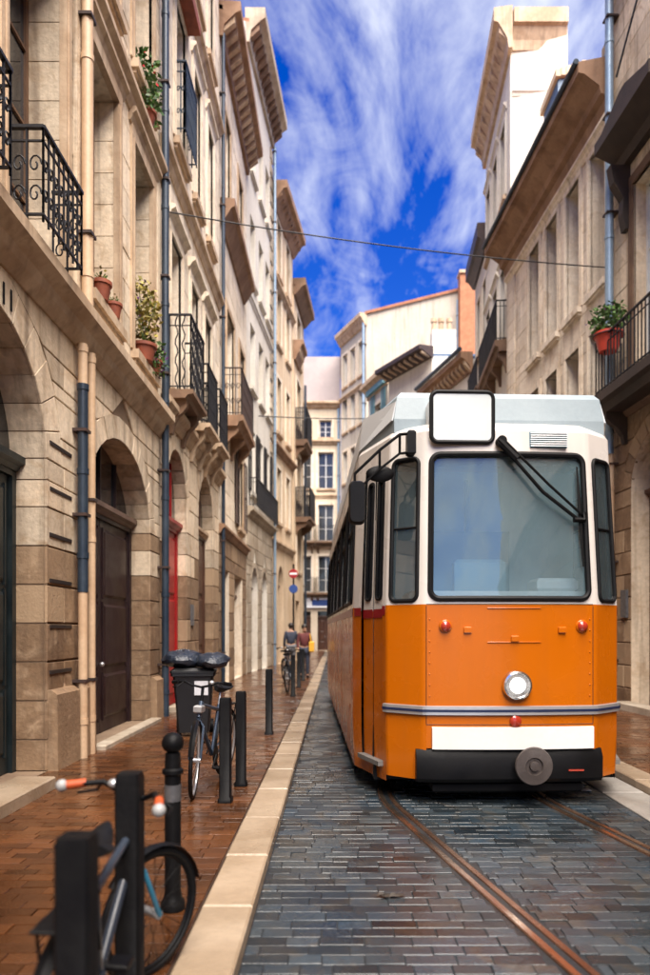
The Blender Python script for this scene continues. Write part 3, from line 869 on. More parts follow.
drainpipe(b, FL, 8.33, 2.05, 4.5, .062, 'pipe_blue', .10, 1.0)
drainpipe(b, FL, 8.33, 4.5, 5.0, .055, 'pipe_beige', .10)
drainpipe(b, FL, 8.62, .08, 5.0, .05, 'pipe_beige', .10)
drainpipe(b, FL, 8.40, 5.42, 14.3, .07, 'pipe_beige', .13, 2.6)
drainpipe(b, FL, 12.3, .08, 14.2, .065, 'pipe_blue', .12, 1.7)
for k in range(6):                                   # flush dark strips added in place of the pier's recessed grooves
    mb = MB(); z = 1.12 + k * .50; mb.fbox(FL, 7.60, 8.22, z, z + .04, -.02, .012); mb.build('groove_strip', M['groove'], b)
def text_mesh(body, size, mat, loc, rot, name, parent):
    cu = bpy.data.curves.new(name, 'FONT'); cu.body = body; cu.size = size; cu.extrude = .003; cu.align_x = 'CENTER'
    t = bpy.data.objects.new('tmp', cu); C.objects.link(t)
    dg = bpy.context.evaluated_depsgraph_get(); me = bpy.data.meshes.new_from_object(t.evaluated_get(dg))
    bpy.data.objects.remove(t); me.materials.clear(); me.materials.append(mat)
    o = bpy.data.objects.new(name, me); C.objects.link(o); o.parent = parent
    o.location = Vector(loc) - OFF[parent.name]; o.rotation_euler = rot; return o
for k in (0, 1): text_mesh('1', .3, M['black_paint'], FL.P(6.53 + k * .15, 4.64, .012), (R(90), 0, R(90)), 'house_number_digit', b)
for (s, z, w, h) in ((9.28, 1.95, .09, .17), (9.48, 1.35, .07, .26)):
    mb = MB(); mb.fbox(FL, s, s + w, z, z + h, -.34 + .015, -.34 + .02); mb.build('paper_notice', M['paper'], b)

# L2: cream house with red door
b = bldg('stone_house', 'cream stone house with a red arched door and wavy iron balcony', FL, 15.5)
a3 = arch(12.88, 14.66, 4.05, 5.12, rev=.22, ring=.3, rmat='joint', deep=True); a4 = arch(15.92, 17.82, 4.15, 5.25, rev=.24, ring=.3, rmat='joint', deep=True)
w1 = [rect(13.15, 14.1, 6.12, 9.1, .25), rect(15.0, 15.85, 6.12, 9.1, .25), rect(16.55, 17.4, 6.12, 9.1, .25)]
w2 = [rect(13.55, 14.5, 11.1, 13.9, .25), rect(15.3, 16.1, 11.1, 13.9, .25), rect(16.95, 17.75, 11.1, 13.9, .25)]
w3 = [rect(13.55, 14.5, 15.6, 17.8, .25), rect(15.3, 16.1, 15.6, 17.8, .25), rect(16.95, 17.75, 15.6, 17.8, .25)]
shell(b, FL, 12.404, 18.696, 19.5, [a3, a4] + w1 + w2 + w3, 'joint', rvm='stone_pale')
lo, hi = split_z(ashlar(FL, 12.404, 18.696, .0, 5.45, .45, 1.0, [a3, a4]), 2.5)
lay_blocks(b, FL, lo, M['stone_brown'], .0, .02, .01, 90, back=-.36)
lay_blocks(b, FL, hi + voussoirs(a3, 11) + voussoirs(a4, 11), M['stone_cream'], .0, .018, .009, 80, back=-.36)
lay_blocks(b, FL, ashlar(FL, 12.404, 18.696, 5.75, 19.5, .48, 1.1, w1 + w2 + w3), M['stone_pale'], .0, .01, .005, 60)
cornice(b, FL, 12.404, 18.696, band_prof(5.42, 5.78, .2), M['stone_trim'])
cornice(b, FL, 12.404, 18.696, band_prof(10.1, 10.4, .15), M['stone_trim'])
cornice(b, FL, 12.404, 18.696, band_prof(14.7, 14.95, .15), M['stone_trim'])
cornice(b, FL, 12.404, 18.696, band_prof(19.1, 19.6, .5), M['stone_trim'])
for i, o in enumerate(w1 + w2 + w3): window(b, FL, o, 'frame_white', 'glass_room', 4, surm=M['stone_pale'], hood=.12 if i > 2 else .16, curtain=(i == 3))
panel_door(b, FL, a3, 'door_red', 3.65, 'bright red door under a dark fanlight', leaves=2, tmat='door_red')
panel_door(b, FL, a4, 'door_brown', 3.9, leaves=2, tmat='stone_trim')
balcony(b, FL, 12.98, 14.28, 6.05, .42, 1.38, wavy=True, step=.13)
balcony(b, FL, 14.85, 16.0, 5.98, .40, 1.25, scroll=True, step=.12, smat='stone_trim')
balcony(b, FL, 16.4, 17.55, 5.98, .40, 1.25, scroll=True, step=.12, smat='stone_trim')
railing(FL, 13.5, 14.55, 11.2, 1.35, .22, M['pipe_blue'], b, .1, False, True, True)
mb = MB(); mb.fbox(FL, 12.6, 14.6, 13.98, 14.2, .0, .30); mb.build('lintel_ledge', M['terracotta'], b)
mb = MB(); mb.cbox(-3.08, -2.75, 12.9, 14.6, .066, .19, .015); mb.build('doorstep', M['stone_grey'], b)
mb = MB(); mb.fbox(FL, 15.0, 15.28, 1.7, 2.15, .0, .03); mb.build('wall_plaque', M['plaque_grey'], b)

# L3: pale house with brown modillion cornice
b = bldg('stone_house', 'pale house with a brown bracketed cornice, louvred shutter and dark iron balcony', FL, 21.5)
d1 = rect(19.3, 20.5, .08, 3.3, .3); d2 = rect(21.6, 23.4, .08, 3.3, .3)
w1 = [rect(19.9, 21.4, 7.7, 10.8, .25), rect(22.6, 23.8, 7.7, 10.8, .25), rect(22.2, 23.4, 4.9, 7.1, .2)]
w2 = [rect(19.6, 20.6, 13.5, 16.2, .25), rect(22.3, 23.3, 13.5, 16.2, .25)]
shell(b, FL, 18.704, 24.496, 18.2, [d1, d2] + w1 + w2, 'joint', rvm='stone_pale')
lay_blocks(b, FL, ashlar(FL, 18.704, 24.496, .0, 4.2, .5, 1.2, [d1, d2]), M['stone_brown'], .0, .02, .01, 60)
lay_blocks(b, FL, ashlar(FL, 18.704, 24.496, 4.45, 18.0, .55, 1.3, w1 + w2), M['stone_pale'], .0, .01, .005, 30)
cornice(b, FL, 18.704, 24.496, band_prof(4.2, 4.45, .16), M['cornice_brown'])
cornice(b, FL, 18.704, 24.496, [(-.05, 17.5), (.1, 17.5), (.14, 17.8), (.45, 18.1), (.58, 18.15), (.58, 18.4), (-.05, 18.45)], M['cornice_brown'], 'cornice', (.4, .16, 17.6, 18.12, .05, .42), M['stone_trim'])
cornice(b, FL, 18.9, 23.7, [(-.05, 12.6), (.06, 12.6), (.3, 13.0), (.4, 13.05), (.4, 13.25), (-.05, 13.3)], M['cornice_brown'])
for o in w1 + w2: window(b, FL, o, 'frame_white', 'glass_room', 3, surm=M['stone_trim'])
panel_door(b, FL, d1, 'door_brown', 2.6); panel_door(b, FL, d2, 'door_brown', 2.6)
louvre_shutter(b, FL, 21.55, 22.15, 4.9, 7.2, .05, 'shutter_brown'); louvre_shutter(b, FL, 23.45, 24.05, 4.9, 7.2, .05, 'shutter_brown')
balcony(b, FL, 19.4, 22.2, 7.55, .5, 1.3, 'iron_rust', 'cornice_brown', scroll=True, step=.14, brackets=3, th=.3)
drainpipe(b, FL, 18.8, .08, 17.6, .05, 'pipe_blue', .1, 3)

# L4: white plastered house with quoins
FL4 = Facade((-3.1 - .0727 * 24.5, 0), (.0727, 1), 1)
b = bldg('plaster_house', 'tall white plastered house with dark shutters and a quoined corner', FL4, 27)
g = [arch(25.4, 26.6, 3.1, 3.9, rev=.3, ring=.22), arch(27.5, 28.7, 3.1, 3.9, rev=.3, ring=.22)]
ww = [rect(s, s + .95, z, z + 2.3, .22) for z in (6.6, 10.4, 14.3, 18.2) for s in (25.2, 26.9, 28.4)]
shell(b, FL4, 24.504, 29.996, 22.9, g + ww, 'plaster_white', d=0)
lay_blocks(b, FL4, ashlar(FL4, 24.504, 29.996, .0, 5.6, .5, 1.2, g) + voussoirs(g[0], 9) + voussoirs(g[1], 9), M['stone_grey'], .02, .025, .012, 0)
cornice(b, FL4, 24.504, 29.996, band_prof(5.6, 5.95, .25), M['stone_grey'])
cornice(b, FL4, 24.504, 29.996, band_prof(13.4, 13.6, .1), M['plaster_white'])
cornice(b, FL4, 24.504, 29.996, [(-.05, 22.2), (.1, 22.2), (.16, 22.6), (.5, 22.9), (.66, 23.0), (.66, 23.35), (-.05, 23.4)], M['stone_grey'], 'cornice', (.45, .2, 22.3, 22.92, .05, .45), M['stone_dark'])
for i, o in enumerate(ww):
    window(b, FL4, o, 'frame_white', 'glass_room', 3, sur=False, sillm=M['plaster_white'])
    if i < 3:
        louvre_shutter(b, FL4, o['s0'] - .42, o['s0'] - .03, o['z0'], o['z1'], .03, 'iron'); louvre_shutter(b, FL4, o['s1'] + .03, o['s1'] + .42, o['z0'], o['z1'], .03, 'iron')
for o in g: panel_door(b, FL4, o, 'door_brown', 3.05, leaves=2)
railing(FL4, 24.9, 29.7, 6.0, 1.0, .3, M['iron'], b, .16)
z = 6.0
while z < 22:
    mb = MB(); mb.fbox(FL4, 29.45, 29.99, z, z + .42, -.02, .05, rnd(-1, 1)); mb.build('quoin', M['stone_grey'], b); z += .62
drainpipe(b, FL4, 29.9, .08, 22.2, .06, 'pipe_zinc', .14, 3)

# L5, L6: the last two houses before the bend
FL5 = Facade((-2.7 - .131 * 30.0, 0), (.131, 1), 1)
b = bldg('stone_house', 'narrow warm stone house with a steep orange-brown eave behind the quoined white house', FL5, 32)
g = [arch(31.2, 32.4, 3.6, 4.5, rev=.3, ring=.2)]
ww = [rect(s, s + .9, z, z + 2.4, .22) for z in (6.4, 10.4, 14.3, 17.4) for s in (30.9, 32.9)]
shell(b, FL5, 30.004, 34.596, 20.6, g + ww, 'plaster_warm', d=0)
cornice(b, FL5, 30.004, 34.596, [(-.05, 19.9), (.08, 19.9), (.5, 20.5), (.66, 20.55), (.66, 20.85), (-.05, 20.9)], M['cornice_brown'], 'cornice', (.5, .2, 20.0, 20.5, .04, .42), M['cornice_brown'])
cornice(b, FL5, 30.004, 34.596, band_prof(9.4, 9.7, .25), M['cornice_brown']); cornice(b, FL5, 30.004, 34.596, band_prof(5.2, 5.5, .2), M['stone_trim']); cornice(b, FL5, 30.004, 34.596, band_prof(16.6, 16.85, .2), M['stone_trim'])
for o in ww: window(b, FL5, o, 'frame_white', 'glass_room', 3, surm=M['stone_pale'])
panel_door(b, FL5, g[0], 'door_brown', 3.5)
FL6 = Facade((-2.05 - .08 * 34.6, 0), (.08, 1), 1)
b = bldg('stone_house', 'last house of the shuttered row with boxy black balconies', FL6, 36)
ww = [rect(35.2 + .4, 37.2, z, z + 2.4, .22) for z in (4.6, 8.2, 12.0, 15.4)]
g = [rect(35.4, 36.8, .08, 3.1, .3)]
shell(b, FL6, 34.604, 38.6, 18.6, g + ww, 'plaster_warm', d=0)
cornice(b, FL6, 34.604, 38.6, [(-.05, 18.2), (.1, 18.2), (.45, 18.6), (.6, 18.65), (.6, 19.0), (-.05, 19.0)], M['stone_dark'])
cornice(b, FL6, 34.604, 36.2, [(-.05, 15.0), (.1, 15.0), (.4, 15.7), (.5, 15.75), (.5, 15.95), (-.05, 15.95)], M['cornice_brown'], 'cornice', (.3, .12, 15.1, 15.7, .05, .34), M['stone_trim'])
for o in ww: window(b, FL6, o, 'frame_white', 'glass_room', 3, surm=M['stone_pale'])
panel_door(b, FL6, g[0], 'door_brown', 2.6)
balcony(b, FL6, 35.3, 37.6, 7.3, .72, 1.5, 'iron', 'stone_dark', step=.1, th=.25, fat=.032); balcony(b, FL6, 35.3, 37.6, 11.2, .55, 1.6, 'iron', 'stone_dark', step=.1, th=.3, fat=.032)
drainpipe(b, FL6, 38.4, .08, 15, .07, 'pipe_blue', .12, 3)

# ---------------------------------------------------------------- right row
FR = Facade((6.64, 0), (-.06, 1), -1)
b = bldg('stone_house', 'stone house with a black hooded window above a flowered iron balcony and arched doorway', FR, 12)
a1 = arch(11.5, 13.75, 4.4, 5.35, rev=.4, ring=.36); a0 = arch(7.2, 9.4, 4.4, 5.35, rev=.4, ring=.36)
w1 = [rect(12.35, 13.65, 6.4, 10.3, .25), rect(9.2, 10.5, 6.4, 10.3, .25)]
shell(b, FR, -14.0, 14.596, 15.5, [a0, a1] + w1, 'joint', rvm='stone_cream')
lay_blocks(b, FR, ashlar(FR, -14.0, 14.596, .0, 5.85, .45, 1.0, [a0, a1]) + voussoirs(a1, 11) + voussoirs(a0, 11), M['stone_brown'], .0, .02, .01, 90)
lay_blocks(b, FR, ashlar(FR, -14.0, 14.596, 6.1, 15.5, .48, 1.1, w1), M['stone_cream'], .0, .01, .005, 50)
cornice(b, FR, -14.0, 14.596, band_prof(5.82, 6.12, .22), M['stone_dark']); cornice(b, FR, -14.0, 14.596, band_prof(15.1, 15.6, .5), M['stone_trim'])
window(b, FR, w1[0], 'frame_white', 'glass_room', 3, surm=M['stone_dark'], curtain=True); window(b, FR, w1[1], 'frame_white', 'glass_room', 3, surm=M['stone_dark'], curtain=True)
for o in w1:                                          # hooded pediments on consoles
    s0, s1 = o['s0'] - .42, o['s1'] + .42; zt = 10.75; mb = MB()
    p = [(-.04, zt), (.14, zt), (.2, zt + .16), (.5, zt + .3), (.6, zt + .34), (.6, zt + .56), (-.04, zt + .62)]
    mb.loft([[FR.P(s0, z, d) for d, z in p], [FR.P(s1, z, d) for d, z in p]])
    c = (s0 + s1) / 2
    mb.hexa([FR.P(s0, zt + .6, -.03), FR.P(s1, zt + .6, -.03), FR.P(s1, zt + .57, .55), FR.P(s0, zt + .57, .55), FR.P(c - .1, zt + 1.0, -.03), FR.P(c + .1, zt + 1.0, -.03), FR.P(c + .1, zt + .9, .55), FR.P(c - .1, zt + .9, .55)])
    h = mb.build('window_hood', M['stone_black'], b)
    for s in (s0 + .1, s1 - .3):
        k = MB(); pr_ = [(-.03, 9.5), (.10, 9.5), (.16, 9.8), (.14, 10.1), (.34, 10.4), (.4, 10.746), (-.03, 10.746)]
        k.loft([[FR.P(s, z, d) for d, z in pr_], [FR.P(s + .2, z, d) for d, z in pr_]]); k.build('console', M['stone_black'], h)
balcony(b, FR, 11.6, 14.1, 6.28, .55, 1.05, 'iron', 'stone_black', step=.13, th=.36, brackets=2, fat=.014)
panel_door(b, FR, a1, 'door_brown', 4.2, 'very dark brown arched door with a red-brown transom', leaves=2, tmat='door_brown'); panel_door(b, FR, a0, 'door_brown', 4.2)
mb = MB(); mb.fbox(FR, 11.4, 13.85, .066, .2, .0, .38); mb.build('doorstep', M['stone_grey'], b)
mb = MB(); mb.fbox(FR, 13.86, 14.1, 1.85, 2.4, .0, .05); mb.build('intercom', M['plaque_grey'], b)
drainpipe(b, FR, 14.35, 5.2, 15.2, .085, 'pipe_zinc', .16, 2.0)
drainpipe(b, FR, 14.35, .08, 5.2, .06, 'pipe_beige', .12, 2.0)
mb = MB(); mb.tube([FR.P(12.2, 13.1, .0), FR.P(12.2, 13.15, .5), FR.P(12.9, 11.75, .7)], .02, 6); mb.build('iron_stay', M['iron'], b)

b = bldg('stone_house', 'long cream house with plain tall windows under a deep brown eave', FR, 18)
cols = (14.85, 16.2, 17.55, 18.85)
w1 = [rect(s, s + .78, 9.05, 12.1, .34) for s in cols]; w2 = [rect(s, s + .78, 5.0, 8.15, .34) for s in cols]; w3 = [rect(s, s + .9, .3, 3.4, .3) for s in (15.2, 18.0)]
shell(b, FR, 14.604, 21.6, 13.2, w1 + w2 + w3, 'joint', rise=.9, depth=7, rvm='stone_pale')
lay_blocks(b, FR, ashlar(FR, 14.604, 21.6, .0, 13.0, .46, 1.05, w1 + w2 + w3), M['stone_pale'], .0, .01, .005, 110)
for o in w1 + w2: window(b, FR, o, 'frame_wood', 'glass_dark', 3, sur=True, surm=M['stone_pale'], sillm=M['stone_pale'])
for o in w3: window(b, FR, o, 'frame_wood', 'glass_dark', 3, sur=False)
cornice(b, FR, 14.604, 21.75, [(-.05, 12.55), (.06, 12.55), (.1, 12.75), (.22, 12.8), (.25, 12.95), (.58, 13.18), (.70, 13.2), (.70, 13.42), (-.05, 13.6)], M['cornice_brown'])
cornice(b, FR, 14.604, 21.6, band_prof(12.2, 12.42, .14), M['stone_pale'])
mb = MB(); mb.tube([FR.P(14.62, 13.44, .74), FR.P(21.75, 13.44, .74)], .06, 8); mb.build('gutter', M['pipe_blue'], b)
mb = MB(); mb.box(6.05, 6.75, 19.0, 20.3, 13.3, 16.55); dm = mb.build('dormer', M['slate_blue'], b)
mb = MB()
for k in range(6): mb.box(5.97 + k * .14, 5.97 + k * .14 + .128, 18.9, 20.4, 16.56 + .03 * k, 16.76 + .045 * k)
mb.build('dormer_tiles', M['plaster_warm'], dm)
mb = MB(); mb.box(5.98, 6.5, 14.9, 15.7, 13.45, 14.6); ch = mb.build('chimney', M['stone_grey'], b)
mb = MB(); mb.box(5.93, 6.55, 14.85, 15.75, 14.0, 14.25); mb.build('chimney_flashing', M['slate_blue'], ch)
for k in range(14):
    z = 6.1 + k * .48; mb = MB(); mb.fbox(FR, 20.9, 21.59, z, z + .46, -.02, .045, rnd(-.6, .6)); mb.build('quoin', M['stone_pale'], b)

FR2 = Facade((5.46 - .07 * 21.8, 0), (.07, 1), -1)
b = bldg('plaster_house', 'tall bright white house with blank side wall and bracketed brown cornice', FR2, 24)
ww = [rect(s, s + .95, z, z + 2.5, .25) for z in (5.8, 11.0, 15.6) for s in (22.6, 24.2, 25.8)]
shell(b, FR2, 21.8, 27.0, 20.4, ww, 'plaster_white', d=0, rise=.3, depth=1.75)
shell_c = [(-.02, 19.5), (.1, 19.5), (.14, 19.8), (.42, 20.3), (.55, 20.35), (.55, 20.75), (-.02, 20.8)]
cornice(b, FR2, 21.5, 27.2, shell_c, M['stone_trim'], 'cornice', (.55, .22, 19.7, 20.3, .05, .38), M['stone_trim'])
FS = Facade((5.46, 21.8), (1, 0), 1)                  # its blank side wall, facing down the street
cornice(b, FS, .05, 1.72, [(-.02, 19.6), (.06, 19.6), (.08, 19.9), (.2, 20.25), (.29, 20.3), (.29, 20.75), (-.02, 20.78)], M['stone_trim'])
cornice(b, FS, .05, 1.72, band_prof(18.2, 18.4, .09), M['plaster_white'])
for o in ww: window(b, FR2, o, 'frame_white', 'glass_room', 3, surm=M['plaster_white'], hood=.12)
balcony(b, FR2, 22.1, 26.2, 10.75, .38, 1.25, 'iron', 'stone_dark', step=.12, th=.35, brackets=4, fat=.016)

FR3 = Facade((5.95 - .06 * 27, 0), (.06, 1), -1)
b = bldg('stone_house', 'white house with a black projecting eave beyond the tall white house', FR3, 28.5)
ww = [rect(s, s + .9, z, z + 2.4, .25) for z in (5.6, 9.4, 13.2) for s in (27.6, 29.2)]
shell(b, FR3, 27.0, 30.9, 17.0, ww, 'plaster_white', d=0)
cornice(b, FR3, 27.3, 30.9, [(-.02, 16.6), (.1, 16.6), (.3, 16.9), (.42, 16.95), (.42, 17.5), (-.02, 17.5)], M['iron_rust'])
for o in ww: window(b, FR3, o, 'frame_white', 'glass_room', 3, surm=M['stone_pale'])
balcony(b, FR3, 27.5, 30.2, 11.2, .4, 1.1, 'iron', 'stone_dark', step=.14)

def row_house(name, label, p, q, H, prof, mat, rmat, cm, dent=None, wz=(), ns=3, ww_=.9, wh=2.2, depth=8, rise=1.5):
    u = Vector(q) - Vector(p); L = u.length; F = Facade(p, u.normalized(), -1)
    b = bldg(name, label, F, L / 2)
    ops = [rect((k + .5) * L / ns - ww_ / 2, (k + .5) * L / ns + ww_ / 2, z, z + wh, .2) for z in wz for k in range(ns)]
    shell(b, F, .004, L - .004, H, ops, mat, d=0, rmat=rmat, rise=rise, depth=depth)
    cornice(b, F, -.1, L + .1, [(d, H + z) for d, z in prof], M[cm], 'cornice', dent, M['stone_trim'])
    for o in ops: window(b, F, o, 'frame_white', 'glass_room', 3, surm=M['stone_pale'])
    return b, F, L
PR = [(-.02, -.6), (.08, -.6), (.12, -.35), (.4, -.05), (.55, 0), (.55, .25), (-.02, .3)]
b, F, L = row_house('stone_house', 'low cream house with a brown dentilled cornice and dark gutter', (6.05, 31.0), (4.75, 36.0), 13.6, PR, 'plaster_white', 'slate_blue', 'cornice_brown', (.42, .18, 13.05, 13.55, .05, .36), (9.4,), 3)
mb = MB(); mb.tube([F.P(-.1, 13.95, .6), F.P(L + .1, 13.95, .6)], .1, 8); mb.build('gutter', M['pipe_blue'], b)
b, F, L = row_house('stone_house', 'white house with chimney pots and a shadowy projecting roof', (5.1, 36.8), (3.1, 40.4), 16.0, [(-.02, -.1), (.1, -.1), (.7, .2), (.9, .2), (.9, .42), (-.02, .5)], 'plaster_white', 'slate_blue', 'iron_rust', (.5, .14, 15.9, 16.18, .05, .7), (12.4,), 3, .8, 1.9)
mb = MB(); mb.box(5.3, 6.6, 38.2, 39.0, 15.8, 18.0); ch = mb.build('chimney', M['plaster_white'], b)
for x in (5.45, 5.85, 6.3): 
    o = MB(); o.lathe([(.14, 18.0), (.13, 18.5), (.18, 18.55), (.17, 18.75), (.12, 18.78)], 10, Matrix.Translation((x, 38.6, 0))); o.build('chimney_pot', M['stone_trim'], ch, smooth=True)
b, F, L = row_house('stone_house', 'narrow house with teal louvred shutters above the white roof', (3.1, 41.0), (2.1, 44.0), 16.6, PR, 'plaster_white', 'roof_tile', 'stone_trim', None, (12.9,), 1, 1.0, 2.4)
for k in range(2): louvre_shutter(b, F, .25 + k * 1.72, .9 + k * 1.72, 12.8, 16.0, .05, 'teal_wood')
mb = MB(); mb.fbox(F, .1, 2.9, 16.1, 16.4, .02, .3); mb.build('lintel_ledge', M['teal_wood'], b)

# ---------------------------------------------------------------- houses closing the street
FB = Facade((-8, 52), (1, 0), 1)
b = bldg('apartment_house', 'cream apartment house closing the street with a pinkish mansard and black balconies', FB, 5)
wb = [rect(s, s + 1.15, z, z + 2.7, .25) for z in (4.4, 8.2, 12.1) for s in (3.3, 5.1, 6.75)] + [rect(s, s + .9, 15.9, 17.2, .25) for s in (3.4, 5.2, 6.85)]
sh = [rect(3.2, 4.5, .1, 3.0, .3), rect(5.0, 6.2, .1, 3.0, .3), rect(6.7, 7.9, .1, 3.0, .3)]
shell(b, FB, 0, 8.4, 18.2, wb + sh, 'plaster_cream', d=0, depth=6, rise=4.4, rmat='mansard_pink')
for o in wb: window(b, FB, o, 'frame_white', 'glass_room', 3, surm=M['stone_pale'])
for o in sh: panel_door(b, FB, o, 'door_brown', 2.5)
for z in (8.1, 11.9): cornice(b, FB, 0, 8.4, band_prof(z - .55, z - .25, .12), M['stone_trim'])
cornice(b, FB, 0, 8.4, band_prof(15.3, 15.7, .3), M['stone_trim']); cornice(b, FB, 0, 8.4, band_prof(18.0, 18.5, .45), M['stone_trim'])
for z in (4.35, 8.15):
    for s in (3.0, 4.9, 6.6): balcony(b, FB, s, s + 1.55, z, .6, 1.1, 'iron', 'stone_dark', step=.16, th=.25)
mb = MB(); mb.fbox(FB, 5.9, 7.9, 3.25, 4.0, .02, .2); sg = mb.build('shop_sign', M['sign_white'], b)
mb = MB(); mb.fbox(FB, 6.3, 7.5, 3.4, 3.85, .2, .21); mb.build('sign_panel', M['sign_blue'], sg)
drainpipe(b, FB, 8.25, .1, 18, .08, 'pipe_zinc', .12, 4)
mb = MB(); mb.prism([(-8, 52.3, 18.4), (-8, 53.8, 22.6), (-8, 58, 23.2), (-8, 58, 18.4)], (8.4, 0, 0)); mb.build('mansard', M['mansard_pink'], b)

p, q = Vector((0.42, 51.4)), Vector((2.1, 47.6))
FW = Facade(q, (p - q).normalized(), -1); L = (p - q).length
b = bldg('apartment_house', 'big bright white block with a blank gable, windowed front and orange brick stack', FW, L / 2)
ops = [rect(.35 + k * 1.3, 1.15 + k * 1.3, z, z + 2.3, .25) for z in (5, 8.6, 12.2, 15.9, 19.2) for k in range(3)]
mb = MB(); wall_with_holes(mb, FW, 0, L, 0, 23, ops, 0)
mb.add([(2.1, 47.6, 0), (16, 47.6, 0), (16, 47.6, 25.6), (9.6, 47.6, 24.95), (2.8, 47.6, 23.3), (2.1, 47.6, 23.0)], [(0, 1, 2, 3, 4, 5)])
mb.add([(p.x, p.y, 0), (p.x, p.y, 23), (14, 60, 25), (14, 60, 0)], [(0, 1, 2, 3)])
w = mb.build('wall', M['plaster_gable'], b)
for o in ops:
    rv = MB(); reveals(rv, FW, o, 0); rv.build('reveal', M['plaster_white'], w)
mb = MB(); mb.add([(2.0, 47.5, 23.15), (9.6, 47.5, 25.05), (16, 47.5, 25.7), (16, 60, 25.7), (p.x, 60, 23.1), (p.x, p.y, 23.1)], [(0, 1, 2, 3, 4, 5)]); mb.add([(2.0, 47.45, 23.02), (9.6, 47.45, 24.9), (16, 47.45, 25.55), (16, 47.45, 25.75), (9.6, 47.45, 25.1), (2.0, 47.45, 23.2)], [(0, 1, 2, 3, 4, 5)]); mb.build('roof', M['roof_tile'], b)
for o in ops: window(b, FW, o, 'frame_white', 'glass_room', 3, surm=M['stone_pale'])
cornice(b, FW, -.1, L, [(-.02, 22.3), (.1, 22.3), (.4, 22.8), (.5, 22.85), (.5, 23.1), (-.02, 23.1)], M['stone_trim'], 'cornice', (.4, .16, 22.4, 22.8, .04, .34), M['stone_trim'])
cornice(b, FW, 0, L, band_prof(18.2, 18.5, .2), M['stone_trim'])
mb = MB(); mb.box(8.35, 9.9, 46.7, 47.55, 19, 25.4); st = mb.build('brick_stack', M['brick_orange'], b)
mb = MB(); mb.box(8.28, 9.97, 46.6, 47.56, 25.4, 25.6); mb.build('stack_cap', M['stone_trim'], st)
drainpipe(b, FW, .05, .1, 22.5, .09, 'pipe_zinc', .16, 4)
FG = Facade((2.1, 47.6), (1, 0), 1)
drainpipe(b, FG, 6.2, 14, 24, .06, 'pipe_zinc', .1, 4)

# ---------------------------------------------------------------- tram
tram = thing('tram', 'orange and cream tram with one round headlight coming down the street', 'tram', (TRAM_X, TRAM_Y, 0), TRAM_A)
def T(x, y, z):                             # the body leans in above the waist and tucks in at the skirt
    t = max(0, (z - 1.83) / 1.6); lean = max(0, 1 - max(0, y) / 1.6)
    k = max(0, (.75 - z) / .75)
    return Vector((x * (1 - .045 * t) * (1 - .02 * k * k), y + (.11 * t + .05 * k * k) * lean, z))
class Sec:
    """one stretch of the body's plan from A to B, u in metres, optionally bowed outward"""
    def __init__(s, A, B, bow=0):
        s.A, s.B = Vector(A), Vector(B); s.L = (s.B - s.A).length; t = (s.B - s.A) / s.L
        s.n = Vector((t.y, -t.x)); s.bow = bow
    def P(s, u, z, d=0):
        k = u / s.L; p = s.A.lerp(s.B, k) + s.n * (d + s.bow * 4 * k * (1 - k))
        return T(p.x, p.y, z)
def mirror_sec(s): return Sec((-s.B.x, s.B.y), (-s.A.x, s.A.y), s.bow)
S_FRONT = Sec((-.77, 0), (.77, 0), .045)
S_CORL = Sec((-1.095, .235), (-.825, .024)); S_DOORL = Sec((-1.355, 1.02), (-1.115, .268)); S_SIDEL = Sec((-1.37, 10.2), (-1.37, 1.10))
S_CORR, S_DOORR, S_SIDER = mirror_sec(S_CORL), mirror_sec(S_DOORL), mirror_sec(S_SIDEL)
def plain(sec, u0, u1, z0, z1, mat, name, parent, d=0, nu=6, nz=4, tk=0):
    mb = MB(); vs = []; fs = []
    for j in range(nz + 1):
        for i in range(nu + 1): vs.append(sec.P(u0 + (u1 - u0) * i / nu, z0 + (z1 - z0) * j / nz, d))
    for j in range(nz):
        for i in range(nu): a = j * (nu + 1) + i; fs.append((a, a + 1, a + nu + 2, a + nu + 1))
    mb.add(vs, fs)
    return mb.build(name, mat, parent, True, True)
def rrect(u0, u1, z0, z1, r, nc=6, ne=6):
    pts = []
    for (cu, cz, a0, nxt) in ((u0 + r, z0 + r, 180, (1, 0)), (u1 - r, z0 + r, 270, (0, 1)), (u1 - r, z1 - r, 0, (-1, 0)), (u0 + r, z1 - r, 90, (0, -1))):
        for i in range(nc + 1):
            a = R(a0 + 90 * i / nc); pts.append((cu + r * math.cos(a), cz + r * math.sin(a)))
        ln = (u1 - u0 - 2 * r) if nxt[0] else (z1 - z0 - 2 * r); p = pts[-1]
        for i in range(1, ne): pts.append((p[0] + nxt[0] * ln * i / ne, p[1] + nxt[1] * ln * i / ne))
    return pts
